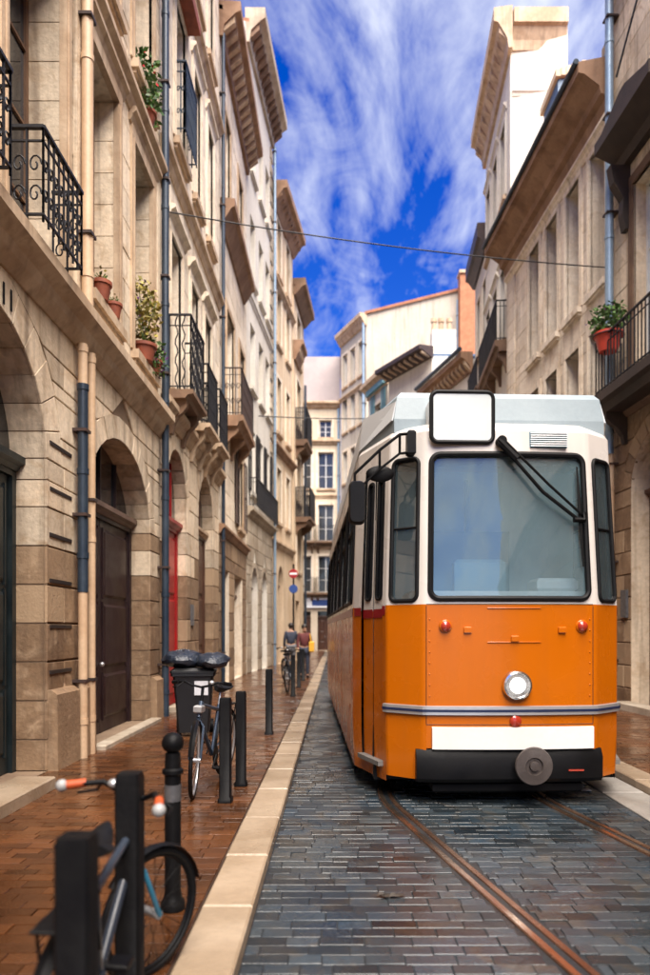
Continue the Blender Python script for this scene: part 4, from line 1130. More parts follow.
def holed(sec, u0, u1, z0, z1, hole, r, mat, name, parent, gmat, seal=.024, gd=-.02, pname='window', bar=None, thick=.05):
    """panel with a rounded window: panel, glass pane and rubber seal"""
    inn = rrect(*hole, r); out = rrect(u0, u1, z0, z1, .0005); n = len(inn)
    mb = MB()
    mb.add([sec.P(a, b) for a, b in out] + [sec.P(a, b) for a, b in inn] + [sec.P(a, b, -thick) for a, b in inn],
           [(i, (i + 1) % n, n + (i + 1) % n, n + i) for i in range(n)] + [(n + i, n + (i + 1) % n, 2 * n + (i + 1) % n, 2 * n + i) for i in range(n)])
    p = mb.build(name, mat, parent, True, True)
    g = MB(); cx, cz = (hole[0] + hole[1]) / 2, (hole[2] + hole[3]) / 2
    rings = [[sec.P(cx + (a - cx) * k, cz + (b_ - cz) * k, gd) for a, b_ in inn] for k in (1, .66, .33, .02)]
    g.loft(rings, False, True); w = g.build(pname, M[gmat], p, True, True)
    s = MB(); s.tube([sec.P(a, b, .004) for a, b in inn], seal, 8, True); 
    if bar: s.tube([sec.P(hole[0], bar, -.012), sec.P(hole[1], bar, -.012)], seal * .6, 6)
    s.build('window_seal', M['rubber'], p, True, True)
    return p, w
OR, CR = M['tram_orange'], M['tram_cream']
ZW, ZT = 1.835, 3.44                         # waist line, top of the cream
Lf = S_FRONT.L
front = plain(S_FRONT, 0, Lf, .525, ZW, OR, 'front_panel', tram, nu=12, nz=8)
holed(S_FRONT, 0, Lf, ZW, ZT, (.035, Lf - .035, 1.885, 3.22), .085, CR, 'windscreen_surround', tram, 'tram_glass', .027, pname='windscreen')
def strip(pts, z0, z1, mat, name, parent, nz=6):
    mb = MB(); n = len(pts); vs = [T(x, y, z0 + (z1 - z0) * j / nz) for j in range(nz + 1) for x, y in pts]
    mb.add(vs, [(j * n + i, j * n + i + 1, (j + 1) * n + i + 1, (j + 1) * n + i) for j in range(nz) for i in range(n - 1)])
    return mb.build(name, mat, parent, True, True)
for sg in (-1, 1):
    e1 = [(sg * x, y) for x, y in ((.77, 0), (.792, .005), (.81, .013), (.825, .024))]
    e2 = [(sg * x, y) for x, y in ((1.095, .235), (1.104, .246), (1.111, .257), (1.115, .268))]
    e3 = [(sg * x, y) for x, y in ((1.355, 1.02), (1.363, 1.045), (1.368, 1.07), (1.37, 1.10))]
    for e, zb in ((e1, .23), (e2, .23), (e3, .17)):
        strip(e, zb, ZW, OR, 'corner_edge', tram); strip(e, ZW, ZT, CR, 'corner_edge', tram)
    cs = S_CORL if sg < 0 else S_CORR
    plain(cs, 0, cs.L, .23, ZW, OR, 'corner_panel', tram, nu=4)
    holed(cs, 0, cs.L, ZW, ZT, (.03, cs.L - .03, 1.80 + .07, 3.20), .06, CR, 'corner_window_surround', tram, 'tram_side_glass', .02, bar=2.55)
    # door section
    ds = S_DOORL if sg < 0 else S_DOORR
    a, c, e = (.19, .455, .72) if sg < 0 else (ds.L - .72, ds.L - .455, ds.L - .19)
    for (p, q) in ((0, a), (e, ds.L)):
        plain(ds, p, q, .17, ZW - .04, OR, 'door_pillar', tram, nu=2); plain(ds, p, q, ZW - .04, ZT, CR, 'door_pillar', tram, nu=2)
        plain(ds, p, q, ZW - .09, ZW - .005, M['tram_maroon'], 'maroon_stripe', tram, d=.004, nu=2)
    plain(ds, a, e, 3.2, ZT, CR, 'door_header', tram, nu=3); plain(ds, a, e, .17, .30, OR, 'door_sill', tram, nu=3)
    mb = MB(); mb.hexa([ds.P(a, .30, -.03), ds.P(e, .30, -.03), ds.P(e, .30, .05), ds.P(a, .30, .05), ds.P(a, .345, -.03), ds.P(e, .345, -.03), ds.P(e, .345, .05), ds.P(a, .345, .05)]); mb.build('door_step', M['step_grey'], tram, True)
    for (p, q) in ((a + .012, c - .008), (c + .008, e - .012)):
        leaf = plain(ds, p, q, .345, ZW - .05, OR, 'door_leaf', tram, d=-.022, nu=3)
        plain(ds, p, q, ZW - .115, ZW - .03, M['tram_maroon'], 'maroon_stripe', leaf, d=-.016, nu=2)
        fl = MB()
        inn = rrect(p + .055, q - .055, 1.90, 3.08, .045); out = rrect(p, q, ZW - .05, 3.2, .0005); n = len(inn)
        fl.add([ds.P(x, z, -.022) for x, z in out] + [ds.P(x, z, -.022) for x, z in inn], [(i, (i + 1) % n, n + (i + 1) % n, n + i) for i in range(n)]); fl.build('door_leaf_top', CR, leaf, True, True)
        g = MB(); g.add([ds.P(x, z, -.035) for x, z in inn], [tuple(range(n))]); g.build('door_pane', M['glass_dark'], leaf, True)
        s = MB(); s.tube([ds.P(x, z, -.02) for x, z in inn], .016, 6, True); s.build('window_seal', M['rubber'], leaf, True, True)
    mb = MB()
    for u in (a, c, e): mb.hexa([ds.P(u - .009, .345, -.05), ds.P(u + .009, .345, -.05), ds.P(u + .009, .345, -.008), ds.P(u - .009, .345, -.008), ds.P(u - .009, 3.2, -.05), ds.P(u + .009, 3.2, -.05), ds.P(u + .009, 3.2, -.008), ds.P(u - .009, 3.2, -.008)])
    mb.build('door_seal', M['rubber'], tram, True)
    # side wall
    ss = S_SIDEL if sg < 0 else S_SIDER
    plain(ss, 0, ss.L, .17, ZW - .04, OR, 'side_panel', tram, nu=8)
    plain(ss, 0, ss.L, ZW - .09, ZW - .005, M['tram_maroon'], 'maroon_stripe', tram, d=.004, nu=4)
    nwin = 6
    for k in range(nwin):
        u0, u1 = ss.L * k / nwin, ss.L * (k + 1) / nwin
        holed(ss, u0, u1, ZW - .04, ZT, (u0 + .07, u1 - .07, 1.90, 3.12), .06, CR, 'side_window_surround', tram, 'tram_side_glass', .022, bar=2.75)
# rear wall and roof
mb = MB(); mb.add([T(-1.37, 10.2, .17), T(1.37, 10.2, .17), T(1.37, 10.2, ZW), T(-1.37, 10.2, ZW)], [(0, 1, 2, 3)]); mb.build('rear_panel', OR, tram, True)
mb = MB(); mb.add([T(-1.37, 10.2, ZW), T(1.37, 10.2, ZW), T(1.37, 10.2, ZT), T(-1.37, 10.2, ZT)], [(0, 1, 2, 3)]); mb.build('rear_panel', CR, tram, True)
outl = [(-.77, 0), (-.4, -.033), (0, -.045), (.4, -.033), (.77, 0), (.825, .024), (1.095, .235), (1.115, .268), (1.355, 1.02), (1.37, 1.1), (1.37, 10.2), (-1.37, 10.2), (-1.37, 1.1), (-1.355, 1.02), (-1.115, .268), (-1.095, .235), (-.825, .024)]
rings = []
for ins, z in ((0, ZT), (.03, ZT + .05), (.09, ZT + .09), (.22, ZT + .12), (.5, ZT + .14)):
    rings.append([T(x * (1 - ins / 1.37), y + (ins * (1 if y < 5 else -1)) * .9, ZT) + Vector((0, 0, z - ZT)) for x, y in outl])
mb = MB(); mb.loft(rings, False, True); mb.build('roof', CR, tram, True, True)
mb = MB(); fo = [(-1.02, .34), (1.02, .34), (1.27, 1.3), (1.27, 9.6), (-1.27, 9.6), (-1.27, 1.3)]
def fring(k, z): return [(x * k, y + (.12 * (1 - k) / .1 if y < 5 else 0), z) for x, y in fo]
mb.loft([fring(1.0, 3.46), fring(1.0, 3.62), fring(.97, 3.84), fring(.93, 3.90)], False, True); rf = mb.build('roof_fairing', M['tram_roof'], tram, True)
for sg in (-1, 1):
    mb = MB(); x = 1.275 * sg
    mb.hexa([(sg * 1.03, .36, 3.61), (x, 1.3, 3.55), (x + sg * .012, 1.3, 3.55), (sg * 1.045, .355, 3.61), (sg * .985, .38, 3.80), (x * .965, 1.3, 3.90), (x * .965 + sg * .012, 1.3, 3.90), (sg * 1.0, .375, 3.80)])
    mb.hexa([(x, 1.3, 3.55), (x, 9.5, 3.55), (x + sg * .012, 9.5, 3.55), (x + sg * .012, 1.3, 3.55), (x * .965, 1.3, 3.90), (x * .965, 9.5, 3.90), (x * .965 + sg * .012, 9.5, 3.90), (x * .965 + sg * .012, 1.3, 3.90)])
    mb.build('roof_skirt', M['tram_roof_white'], rf, True)
mb = MB(); mb.cbox(.25, .62, .75, 1.4, 3.90, 3.95, .01); mb.build('roof_hatch', M['black_metal'], rf, True)
# destination box
mb = MB(); rr = rrect(-.715, -.145, 3.325, 3.785, .06); y1 = .05
mb.loft([[(a, .45, b) for a, b in rr], [(a, y1, b) for a, b in rr]], True, True); db = mb.build('destination_box', M['tram_cream'], tram, True, True)
mb = MB(); mb.tube([(a, y1 - .004, b) for a, b in rr], .021, 8, True); mb.build('box_frame', M['rubber'], db, True, True)
mb = MB(); r2 = rrect(-.70, -.16, 3.34, 3.77, .05); mb.loft([[(a, y1 - .002, b) for a, b in r2], [(a, y1 - .012, b) for a, b in r2]], True, True); mb.build('box_face', M['dest_white'], db, True)
# vent grille
mb = MB(); mb.box(.20, .55, .052, .16, 3.285, 3.43); vg = mb.build('vent_grille', M['cab_dark'], tram, True)
for k in range(7):
    z = 3.294 + k * .0195; mb = MB(); mb.hexa([(.205, .051, z + .004), (.545, .051, z + .004), (.545, .036, z), (.205, .036, z), (.205, .051, z + .012), (.545, .051, z + .012), (.545, .038, z + .007), (.205, .038, z + .007)]); mb.build('vent_slat', M['aluminium'], vg, True)
# lamps, trim, plate, bumper
def disc(x, z, prof, mat, name, parent, y=None, n=28):
    y = S_FRONT.P(x + .77, z).y if y is None else y
    Mx = Matrix.Translation((x, y, z)) @ Matrix.Rotation(R(90), 4, 'X')
    mb = MB(); mb.lathe(prof, n, Mx); return mb.build(name, mat, parent, True, True)
hl = disc(.045, 1.10, [(.135, -.01), (.135, .035), (.128, .055), (.112, .06), (.106, .045)], M['chrome'], 'headlight', tram)
disc(.045, 1.10, [(.108, .045), (.09, .02), (.06, .004), (.03, -.002), (.002, -.004)], M['chrome'], 'reflector_bowl', hl)
disc(.045, 1.10, [(.082, .01), (.084, .03), (.07, .048), (.045, .058), (.002, .062)], M['lamp_lens'], 'headlight_lens', hl)
for x in (-.60, .66):
    d = disc(x, 1.635, [(.058, -.01), (.058, .015), (.05, .022)], M['tram_orange'], 'marker_lamp', tram)
    disc(x, 1.635, [(.047, .01), (.044, .034), (.03, .046), (.002, .05)], M['lamp_red'], 'lamp_lens', d)
disc(.035, .775, [(.055, -.01), (.052, .02), (.035, .03), (.002, .034)], M['lamp_red'], 'reflector', tram)
for x, z in ((-.40, 1.60), (.47, 1.60), (.03, 1.52)):
    mb = MB(); y = S_FRONT.P(x + .77, z).y; mb.cbox(x - .035, x + .035, y - .022, y + .01, z - .03, z + .03, .008); mb.build('badge', M['tram_orange'], tram, True)
mb = MB()
for (x0, x1, z) in ((-.22, .27, 1.49), (-.22, .27, 1.80)):
    mb.tube([S_FRONT.P(x0 + .77 + (x1 - x0) * i / 8, z, .003) for i in range(9)], .006, 6)
mb.build('hatch_edge', M['tram_orange'], tram, True, True)
for (x0, z0, x1, z1) in ((-.77, .74, -.77, 1.82), (.77, .74, .77, 1.82), (-.77, .74, .77, .74), (-.77, 1.835, .77, 1.835)):
    mb = MB(); mb.tube([S_FRONT.P(x0 + .77 + (x1 - x0) * i / 10, z0 + (z1 - z0) * i / 10, .0005) for i in range(11)], .0035, 4); mb.build('panel_seam', M['groove'], tram, True)
for x in (-.74, .74):
    for k in range(8):
        z = 1.0 + k * .1; y = S_FRONT.P(x + .77, z).y; mb = MB(); mb.ball((x, y - .001, z), .008, .006, .008, 8, 5); mb.build('rivet', M['tram_orange'], front, True, True)
trim_path = [(x, y) for x, y in ((-1.12, .275), (-1.095, .235), (-.825, .024), (-.797, .006), (-.77, 0))] + [(-.77 + 1.54 * i / 12, -.045 * 4 * (i / 12) * (1 - i / 12)) for i in range(1, 12)] + [(.77, 0), (.797, .006), (.825, .024), (1.095, .235), (1.12, .275)]
def trim(z0, z1, d, mat, name, parent):
    mb = MB(); n = len(trim_path); rg = []
    for i, (x, y) in enumerate(trim_path):
        a, c = Vector(trim_path[max(0, i - 1)]), Vector(trim_path[min(n - 1, i + 1)]); t = (c - a).normalized(); nn = Vector((t.y, -t.x))
        p = Vector((x, y)); q = p + nn * d
        rg.append([T(p.x, p.y, z0), T(q.x, q.y, z0 + .006), T(q.x, q.y, z1 - .006), T(p.x, p.y, z1)])
    mb.loft(rg); return mb.build(name, mat, parent, True)
tr = trim(.825, .912, .026, M['aluminium'], 'trim_band', tram); trim(.852, .886, .031, M['navy'], 'trim_line', tr)
mb = MB(); rg = []
for i in range(13):
    x = -.72 + 1.49 * i / 12; y = S_FRONT.P(x + .77, .62).y; rg.append([(x, y - .001, .515), (x, y - .028, .52), (x, y - .028, .715), (x, y - .001, .72)])
mb.loft(rg); mb.build('white_plate', M['white_plate'], tram, True)
mb = MB(); rg = []
for i in range(15):
    x = -.86 + 1.72 * i / 14; k = abs(x) / .86; y = .03 + .05 * k ** 6
    rg.append([(x, y + .1, .20), (x, y - .055, .215), (x, y - .085, .25), (x, y - .09, .44), (x, y - .05, .512), (x, y + .1, .522)])
mb.loft(rg); bp = mb.build('bumper', M['black_paint'], tram, True, True)
disc(.17, .385, [(.06, -.02), (.06, .06), (.165, .075), (.172, .095), (.165, .112), (.08, .118), (.07, .10), (.045, .10), (.04, .125), (.002, .128)], M['buffer_grey'], 'buffer', tram, y=-.06, n=36)
mb = MB(); mb.box(.52, .66, -.068, -.058, .32, .335); mb.build('bumper_mark', M['lamp_red'], bp, True)
# undercarriage
mb = MB(); mb.box(-1.2, 1.2, .5, 10.0, .14, .34); uf = mb.build('underframe', M['black_metal'], tram, True)
for y in (1.9, 3.5, 7.2, 8.8):
    for sg in (-1, 1):
        mb = MB(); Mx = Matrix.Translation((sg * .75, y, .31)) @ Matrix.Rotation(R(90), 4, 'Y'); mb.lathe([(.1, -.07), (.31, -.06), (.31, .06), (.1, .07)], 24, Mx); mb.build('wheel', M['black_metal'], tram, True, True)
mb = MB(); mb.cbox(-.7, .7, .06, .3, .10, .2, .02); mb.build('lifeguard', M['black_metal'], uf, True)
# cab inside
mb = MB(); mb.box(-1.2, 1.2, 1.6, 1.64, .9, 3.4); cw = mb.build('cab_wall', M['cab_panel'], tram, True)
mb = MB(); mb.box(-.95, .45, 1.56, 1.595, 1.6, 2.72); mb.build('cab_wall_panel', M['cab_dark'], cw, True)
mb = MB(); mb.box(-.06, -.03, 1.55, 1.598, 1.6, 3.3); mb.build('cab_post', M['cab_dark'], cw, True)
mb = MB(); mb.cbox(-.9, .9, .2, .72, 1.70, 1.97, .04); mb.cbox(.35, .75, .3, .6, 1.97, 2.10, .03); mb.build('dashboard', M['cab_dash'], tram, True)
mb = MB(); mb.cbox(-1.0, 1.0, .5, 10.1, .40, .45, .01); mb.build('cab_floor', M['cab_dark'], tram, True)
mb = MB(); mb.cbox(-.3, .25, 1.0, 1.12, 1.3, 2.35, .04); mb.cbox(-.28, .23, .75, 1.1, 1.25, 1.33, .03); mb.build('driver_seat', M['cab_dark'], tram, True)
# wiper
def gl(x, z, d): p = S_FRONT.P(x + .77, z, d); return p
mb = MB()
mb.tube([gl(-.10, 3.315, .06), gl(.30, 2.86, .065), gl(.66, 2.60, .05)], .017, 8); mb.tube([gl(-.05, 3.33, .06), gl(.36, 2.93, .065), gl(.68, 2.66, .05)], .013, 8)
mb.tube([gl(-.11, 3.335, .05), gl(.06, 3.16, .065)], .036, 8); mb.tube([gl(-.08, 3.33, .0), gl(-.08, 3.33, .08)], .045, 12)
mb.tube([gl(.60, 2.61, .05), gl(.70, 2.61, .05), gl(.70, 2.68, .05)], .026, 8)
wp = mb.build('wiper', M['black_paint'], tram, True, True)
mb = MB(); mb.tube([gl(.665, 3.11, .022), gl(.675, 2.63, .03), gl(.685, 2.18, .022)], [.008, .019, .008], 6); mb.build('wiper_blade', M['rubber'], wp, True, True)
# mirror on its arm
mb = MB(); arm = [(-.90, .05, 3.40), (-1.02, -.06, 3.36), (-1.20, -.05, 3.22), (-1.42, .02, 3.02), (-1.42, .02, 2.86)]
mb.tube(arm, .014, 8); mb.tube([(p[0], p[1] + .01, p[2] - .17) for p in arm[:4]], .012, 8)
for p in arm[:4]: mb.tube([p, (p[0], p[1] + .01, p[2] - .17)], .012, 8)
mb.cbox(-.945, -.865, -.02, .10, 3.19, 3.42, .02)
mi = mb.build('mirror_arm', M['black_paint'], tram, True, True)
mb = MB(); rr = rrect(-1.475, -1.325, 2.56, 2.95, .05)
mb.loft([[(a, .06, b) for a, b in rr], [(a, -.01, b) for a, b in rr], [((a + 1.40) * .85 - 1.40, -.05, (b - 2.755) * .92 + 2.755) for a, b in rr]], True, True); mb.build('mirror', M['black_paint'], mi, True, True)
mb = MB(); mb.ball((-1.19, .02, 3.02), .13, .03, .075, 20, 10); mb.build('oval_mirror', M['black_paint'], mi, True, True)

# ---------------------------------------------------------------- bollards
def bollard(name, label, x, y, h=.93, r=.042, ball=True, group=None):
    t = thing(name, label, 'bollard', (x, y, .08), 0, group)
    mb = MB()
    if ball: mb.lathe([(r * 1.5, 0), (r * 1.5, .04), (r * 1.15, .06), (r, .10), (r, h - .22), (r * 1.3, h - .21), (r * 1.3, h - .19), (r, h - .18), (r * .92, h - .1), (r * .6, h - .095)], 20)
    else: mb.loft([[(a * k, c * k, z) for a, c in ((-r, -r * .8), (-r * .8, -r), (r * .8, -r), (r, -r * .8), (r, r * .8), (r * .8, r), (-r * .8, r), (-r, r * .8))] for k, z in ((1.25, 0), (1.25, .03), (1, .05), (1, h - .03), (.9, h))], True, True)
    mb.build('post', M['black_metal'], t, True, True)
    if ball:
        o = MB(); o.ball((0, 0, h - .045), .06, .06, .058, 18, 12); o.build('ball_top', M['black_metal'], t, True, True)
        o = MB(); o.lathe([(r * 1.04, h - .36), (r * 1.04, h - .27)], 20); o.build('band', M['plaque_grey'], t, True, True)
    return t
bollard('bollard', 'black ball-topped bollard between the two parked bicycles', -.885, 3.82, .95, .044)
bollard('bollard', 'square black post the orange-gripped bicycle leans on', -.85, 2.9, .93, .05, False)
bollard('bollard', 'square black post beside the rear wheel of the orange-gripped bicycle', -.745, 2.02, .93, .05, False)
bollard('bollard', 'black post beside the front wheel of the parked grey-blue bicycle', -.97, 6.2, .92, .05, False)
bollard('bollard', 'black post just behind the grey-blue bicycle', -.92, 6.85, .92, .048, False)
for y, lb in ((10.2, 'slim black kerb post standing alone just past the bin'), (16.0, 'slim black kerb post beside the rear wheel of the dark bicycle past the bin'), (18.5, 'slim black kerb post between the two far dark bicycles'), (21.0, 'slim black kerb post next to the two walkers')):
    bollard('bollard', lb, -.96, y, .95, .05, False, 'kerb posts beyond the bin')

# ---------------------------------------------------------------- bicycles
def bicycle(label, loc, heading, r, wb, steer, fm, fm2, grips=None, lean=0, rim='black_metal', spk='aluminium'):
    """x forward from the rear wheel's contact, z up"""
    t = thing('bicycle', label, 'bicycle', loc); t.rotation_euler = (lean, 0, heading)
    s = r / .34
    head_b, head_t = Vector((wb - .17 * s, 0, r + .36 * s)), Vector((wb - .22 * s, 0, r + .50 * s))
    bb, seat_t = Vector((.42 * wb, 0, r * .85)), Vector((.27 * wb, 0, r + .42 * s)); rear, front = Vector((0, 0, r)), Vector((wb, 0, r))
    def st(p): p = Vector(p); d = p - head_b; c, q = math.cos(steer), math.sin(steer); return Vector((head_b.x + d.x * c - d.y * q, head_b.y + d.x * q + d.y * c, p.z))
    mb = MB()
    mb.tube([head_t - Vector((0, 0, .03)), seat_t - Vector((0, 0, .05))], .018, 10); mb.tube([head_b, bb], .021, 10); mb.tube([seat_t, bb], .018, 10); mb.tube([head_b, head_t], .023, 10)
    for q in (-.055, .055):
        mb.tube([bb + Vector((0, q * .4, 0)), rear + Vector((0, q, 0))], .011, 8); mb.tube([seat_t - Vector((0, 0, .06)), rear + Vector((0, q, 0))], .010, 8)
    mb.build('frame', M[fm], t, True, True)
    mb = MB()
    for q in (-.05, .05): mb.tube([st(head_b + Vector((0, 0, -.02))), st(head_b + Vector((.03, q, -.08))), st(front + Vector((0, q, 0)))], .012, 8)
    mb.build('fork', M[fm2], t, True, True)
    def wheel(c, ang):
        A = Matrix.Translation(c) @ Matrix.Rotation(ang, 4, 'Z')
        def ring(rad): return [A @ Vector((rad * math.cos(a), 0, rad * math.sin(a))) for a in [2 * math.pi * k / 44 for k in range(44)]]
        m = MB(); m.tube(ring(r - .035), .012, 6, True); w = m.build('wheel', M[rim], t, True, True)
        m = MB(); m.tube(ring(r - .018), .019, 8, True); m.build('tyre', M['rubber'], w, True, True)
        m = MB()
        for k in range(24):
            a = 2 * math.pi * k / 24; q = .03 if k % 2 else -.03
            m.tube([A @ Vector((.018 * math.cos(a + .6), q, .018 * math.sin(a + .6))), A @ Vector(((r - .035) * math.cos(a), 0, (r - .035) * math.sin(a)))], .0016, 4)
        m.build('spokes', M[spk], w, True)
        m = MB(); m.tube([A @ Vector((0, -.05, 0)), A @ Vector((0, .05, 0))], .02, 10); m.build('hub', M['aluminium'], w, True, True)
        m = MB(); rg = []
        for k in range(15):
            a = R(15 + 130 * k / 14); rg.append([A @ Vector(((r + e) * math.cos(a), y, (r + e) * math.sin(a))) for e, y in ((.008, -.026), (.018, 0), (.008, .026), (.012, 0))])
        m.loft(rg); m.build('mudguard', M['black_paint'], w, True, True)
    wheel(rear, 0); wheel(Vector(st(front)), steer)
    top = head_t + Vector((-.02, 0, .13 * s)); w = .27
    mb = MB(); mb.tube([head_t, top], .015, 8)
    hb = [st(top + Vector((-.08, -w, .03))), st(top + Vector((.02, -w * .55, .05))), st(top + Vector((.04, -.08, .02))), st(top), st(top + Vector((.04, .08, .02))), st(top + Vector((.02, w * .55, .05))), st(top + Vector((-.08, w, .03)))]
    mb.tube(hb, .012, 8)
    for sgn in (-1, 1): mb.tube([st(top + Vector((.02, sgn * w * .6, .045))), st(top + Vector((.05, sgn * w * .8, .0))), st(top + Vector((-.02, sgn * w * .97, -.01)))], .006, 6)
    h = mb.build('handlebar', M['black_paint'], t, True, True)
    for sgn in (-1, 1):
        e = st(top + Vector((-.08, sgn * w, .03))); f = st(top + Vector((-.02, sgn * w * .78, .042)))
        m = MB(); m.tube([f, e], .019, 10); g = m.build('grip', M[grips or 'rubber'], h, True, True)
        if grips:
            m = MB(); m.ball(e + (e - f).normalized() * .012, .027); m.build('grip_end', M['grip_white'], g, True, True)
    m = MB(); bell = st(top + Vector((.03, .1, .05))); m.ball(bell, .026, .026, .02); m.build('bell', M['aluminium'], h, True, True)
    sp = seat_t + Vector((-.03, 0, .12 * s))
    mb = MB(); mb.tube([seat_t, sp], .014, 8); mb.build('seat_post', M['aluminium'], t, True, True)
    mb = MB(); rg = []
    for k in range(9):
        u = k / 8; x = sp.x - .13 + .27 * u; wd = .075 * (1 - u) ** .7 + .018 + (.02 if .0 < u < .35 else 0); zt = sp.z + .045 + .012 * math.cos(u * 6)
        rg.append([(x, wd * math.cos(a), zt + (.022 if math.sin(a) > 0 else .035) * math.sin(a)) for a in [2 * math.pi * i / 10 for i in range(10)]])
    mb.loft(rg); mb.build('saddle', M['rubber'], t, True, True)
    mb = MB(); mb.lathe([(.02, -.045), (.085, -.044), (.085, -.04), (.02, -.038)], 24, Matrix.Translation(bb) @ Matrix.Rotation(R(90), 4, 'X')); mb.tube([bb + Vector((0, .05, 0)), bb + Vector((.12, .06, -.1))], .01, 6); mb.tube([bb + Vector((0, -.05, 0)), bb + Vector((-.12, -.06, .1))], .01, 6)
    for q in (1, -1): mb.cbox(bb.x + q * .12 - .045, bb.x + q * .12 + .045, min(q * .07, q * .15), max(q * .07, q * .15), bb.z - q * .1 - .012, bb.z - q * .1 + .012, .006)
    mb.build('crankset', M['black_metal'], t, True)
    m = MB(); m.cbox(wb - .22 * s - .0, wb - .12 * s, -.04, .04, head_t.z - .10, head_t.z - .03, .012); m.build('head_lamp', M['aluminium'], t, True, True)
    m = MB(); m.cbox(-.19, .16, -.05, .05, 2 * r + .045, 2 * r + .058, .004); m.tube([(-.15, .045, 2 * r + .05), (0, .055, r)], .006, 6); m.tube([(-.15, -.045, 2 * r + .05), (0, -.055, r)], .006, 6); m.build('rear_rack', M['black_metal'], t, True)
    return t
bicycle('dark bicycle with orange grips and white bar ends leaning on square posts', (-.90, 2.26, .08), R(90), .285, .84, R(-30), 'bike_frame', 'bike_blue', 'grip_orange', R(4), 'black_metal', 'black_metal')
bicycle('grey-blue bicycle with silver rims parked in front of the black bin', (-1.17, 7.35, .08), R(-99), .345, 1.02, R(14), 'bike_steel', 'bike_steel', None, R(-3), 'aluminium')
for (x, y, a, nm) in ((-1.15, 17.0, 84, 'dark bicycle parked by the first kerb post past the bin'), (-1.3, 19.6, 98, 'dark bicycle parked nearest the two walkers'),):
    bicycle(nm, (x, y, .08), R(a), .34, 1.02, R(10), 'bike_frame', 'bike_frame', None, R(-3), 'black_metal')

# ---------------------------------------------------------------- bin with bags
t = thing('wheelie_bin', 'black wheelie bin with a white label standing by the red door', 'bin', (-2.05, 10.2, .08), R(8))
def rq(w, d, z, c=.03): return [(-w + c, -d, z), (w - c, -d, z), (w, -d + c, z), (w, d - c, z), (w - c, d, z), (-w + c, d, z), (-w, d - c, z), (-w, -d + c, z)]
mb = MB(); mb.loft([rq(.22, .24, .06), rq(.25, .28, .5), rq(.28, .32, .86), rq(.31, .35, .87), rq(.31, .35, .91)], True, True); mb.build('body', M['bin_plastic'], t, True)
mb = MB(); mb.loft([rq(.32, .36, .912), rq(.32, .36, .94), rq(.27, .31, .98)], True, True); mb.build('lid', M['bin_plastic'], t, True)
for sgn in (-1, 1):
    mb = MB(); mb.lathe([(.03, -.03), (.10, -.03), (.10, .03), (.03, .03)], 16, Matrix.Translation((sgn * .24, .26, .10)) @ Matrix.Rotation(R(90), 4, 'Y')); mb.build('wheel', M['rubber'], t, True, True)
mb = MB(); mb.box(.02, .21, -.318, -.312, .60, .80); mb.build('label', M['paper'], t, True)
def rubbish_bag(label, c, rx, ry, rz):
    rg = []; n, m = 18, 11
    for i in range(m + 1):
        a = math.pi * (min(max(i, .05), m - .05)) / m
        rg.append([(c[0] + rx * math.sin(a) ** .8 * math.cos(q) * (1 + .12 * math.sin(3 * q + i) + rnd(-.05, .05)), c[1] + ry * math.sin(a) ** .8 * math.sin(q) * (1 + .1 * math.cos(2 * q + i * .7) + rnd(-.05, .05)), c[2] + rz * (1 - math.cos(a)) + rnd(-.02, .02) * (i > 2)) for q in [2 * math.pi * k / n for k in range(n)]])
    mb = MB(); mb.loft(rg); tag(mb.build('rubbish_bag', M['bag_blue'], None, False, True), label, 'bag')
rubbish_bag('shiny blue-black rubbish bag slumped over the wall side of the bin lid', (-2.2, 10.12, 1.05), .29, .30, .13)
rubbish_bag('shiny blue-black rubbish bag hanging over the kerb side of the bin lid', (-1.76, 10.05, 1.05), .25, .28, .11)
#mb = MB(); mb.loft([[(-1.52, 9.75, 1.02), (-1.2, 9.7, 1.0), (-1.25, 9.95, 1.0), (-1.55, 10.0, 1.03)], [(-1.52, 9.75, 1.032), (-1.2, 9.7, 1.012), (-1.25, 9.95, 1.012), (-1.55, 10.0, 1.042)]]); 

# ---------------------------------------------------------------- pots and plants
def leaves(mb, c, rx, ry, rz, n, size, droop=0):
    for _ in range(n):
        while True:
            v = Vector((rnd(-1, 1), rnd(-1, 1), rnd(-1, 1)))
            if .25 < v.length < 1: break
        p = Vector((c[0] + v.x * rx, c[1] + v.y * ry, c[2] + v.z * rz)); L = size * rnd(.6, 1.3); W = L * .55
        a = Vector((rnd(-1, 1), rnd(-1, 1), rnd(-.6, .8) - droop)).normalized(); q = a.cross(Vector((rnd(-1, 1), rnd(-1, 1), rnd(-1, 1)))).normalized()
        mb.add([p, p + a * L * .5 + q * W * .5, p + a * L, p + a * L * .5 - q * W * .5], [(0, 1, 2, 3)], rnd(-1, 1))
def pot(label, x, y, z, r, h, pm, lm, n, spread, petals=None, lsize=.09, rise=.2, pn=40):
    t = thing('potted_plant', label, 'plant', (x, y, z))
    mb = MB(); mb.lathe([(r * .68, 0), (r * .95, h * .8), (r * 1.08, h * .81), (r * 1.08, h), (r * .9, h), (r * .85, h * .85)], 16); mb.build('pot', M[pm], t, True, True)
    if n:
        mb = MB(); leaves(mb, (0, 0, h + rise * .7), *spread, n, lsize); mb.build('foliage', M[lm], t, True)['kind'] = 'stuff'
        st = MB()
        for k in range(9): a = k * 2.4; st.tube([(0, 0, h * .8), (spread[0] * .4 * math.cos(a), spread[1] * .4 * math.sin(a), h + rise * .6), (spread[0] * .8 * math.cos(a), spread[1] * .8 * math.sin(a), h + rise * .9)], .006, 5)
        st.build('stems', M['leaf_green'], t, True)
    if petals:
        mb = MB(); leaves(mb, (0, 0, h + rise * .8), spread[0] * 1.05, spread[1] * 1.05, spread[2] * .9, pn, .07); mb.build('flowers', M[petals], t, True)['kind'] = 'stuff'
    return t
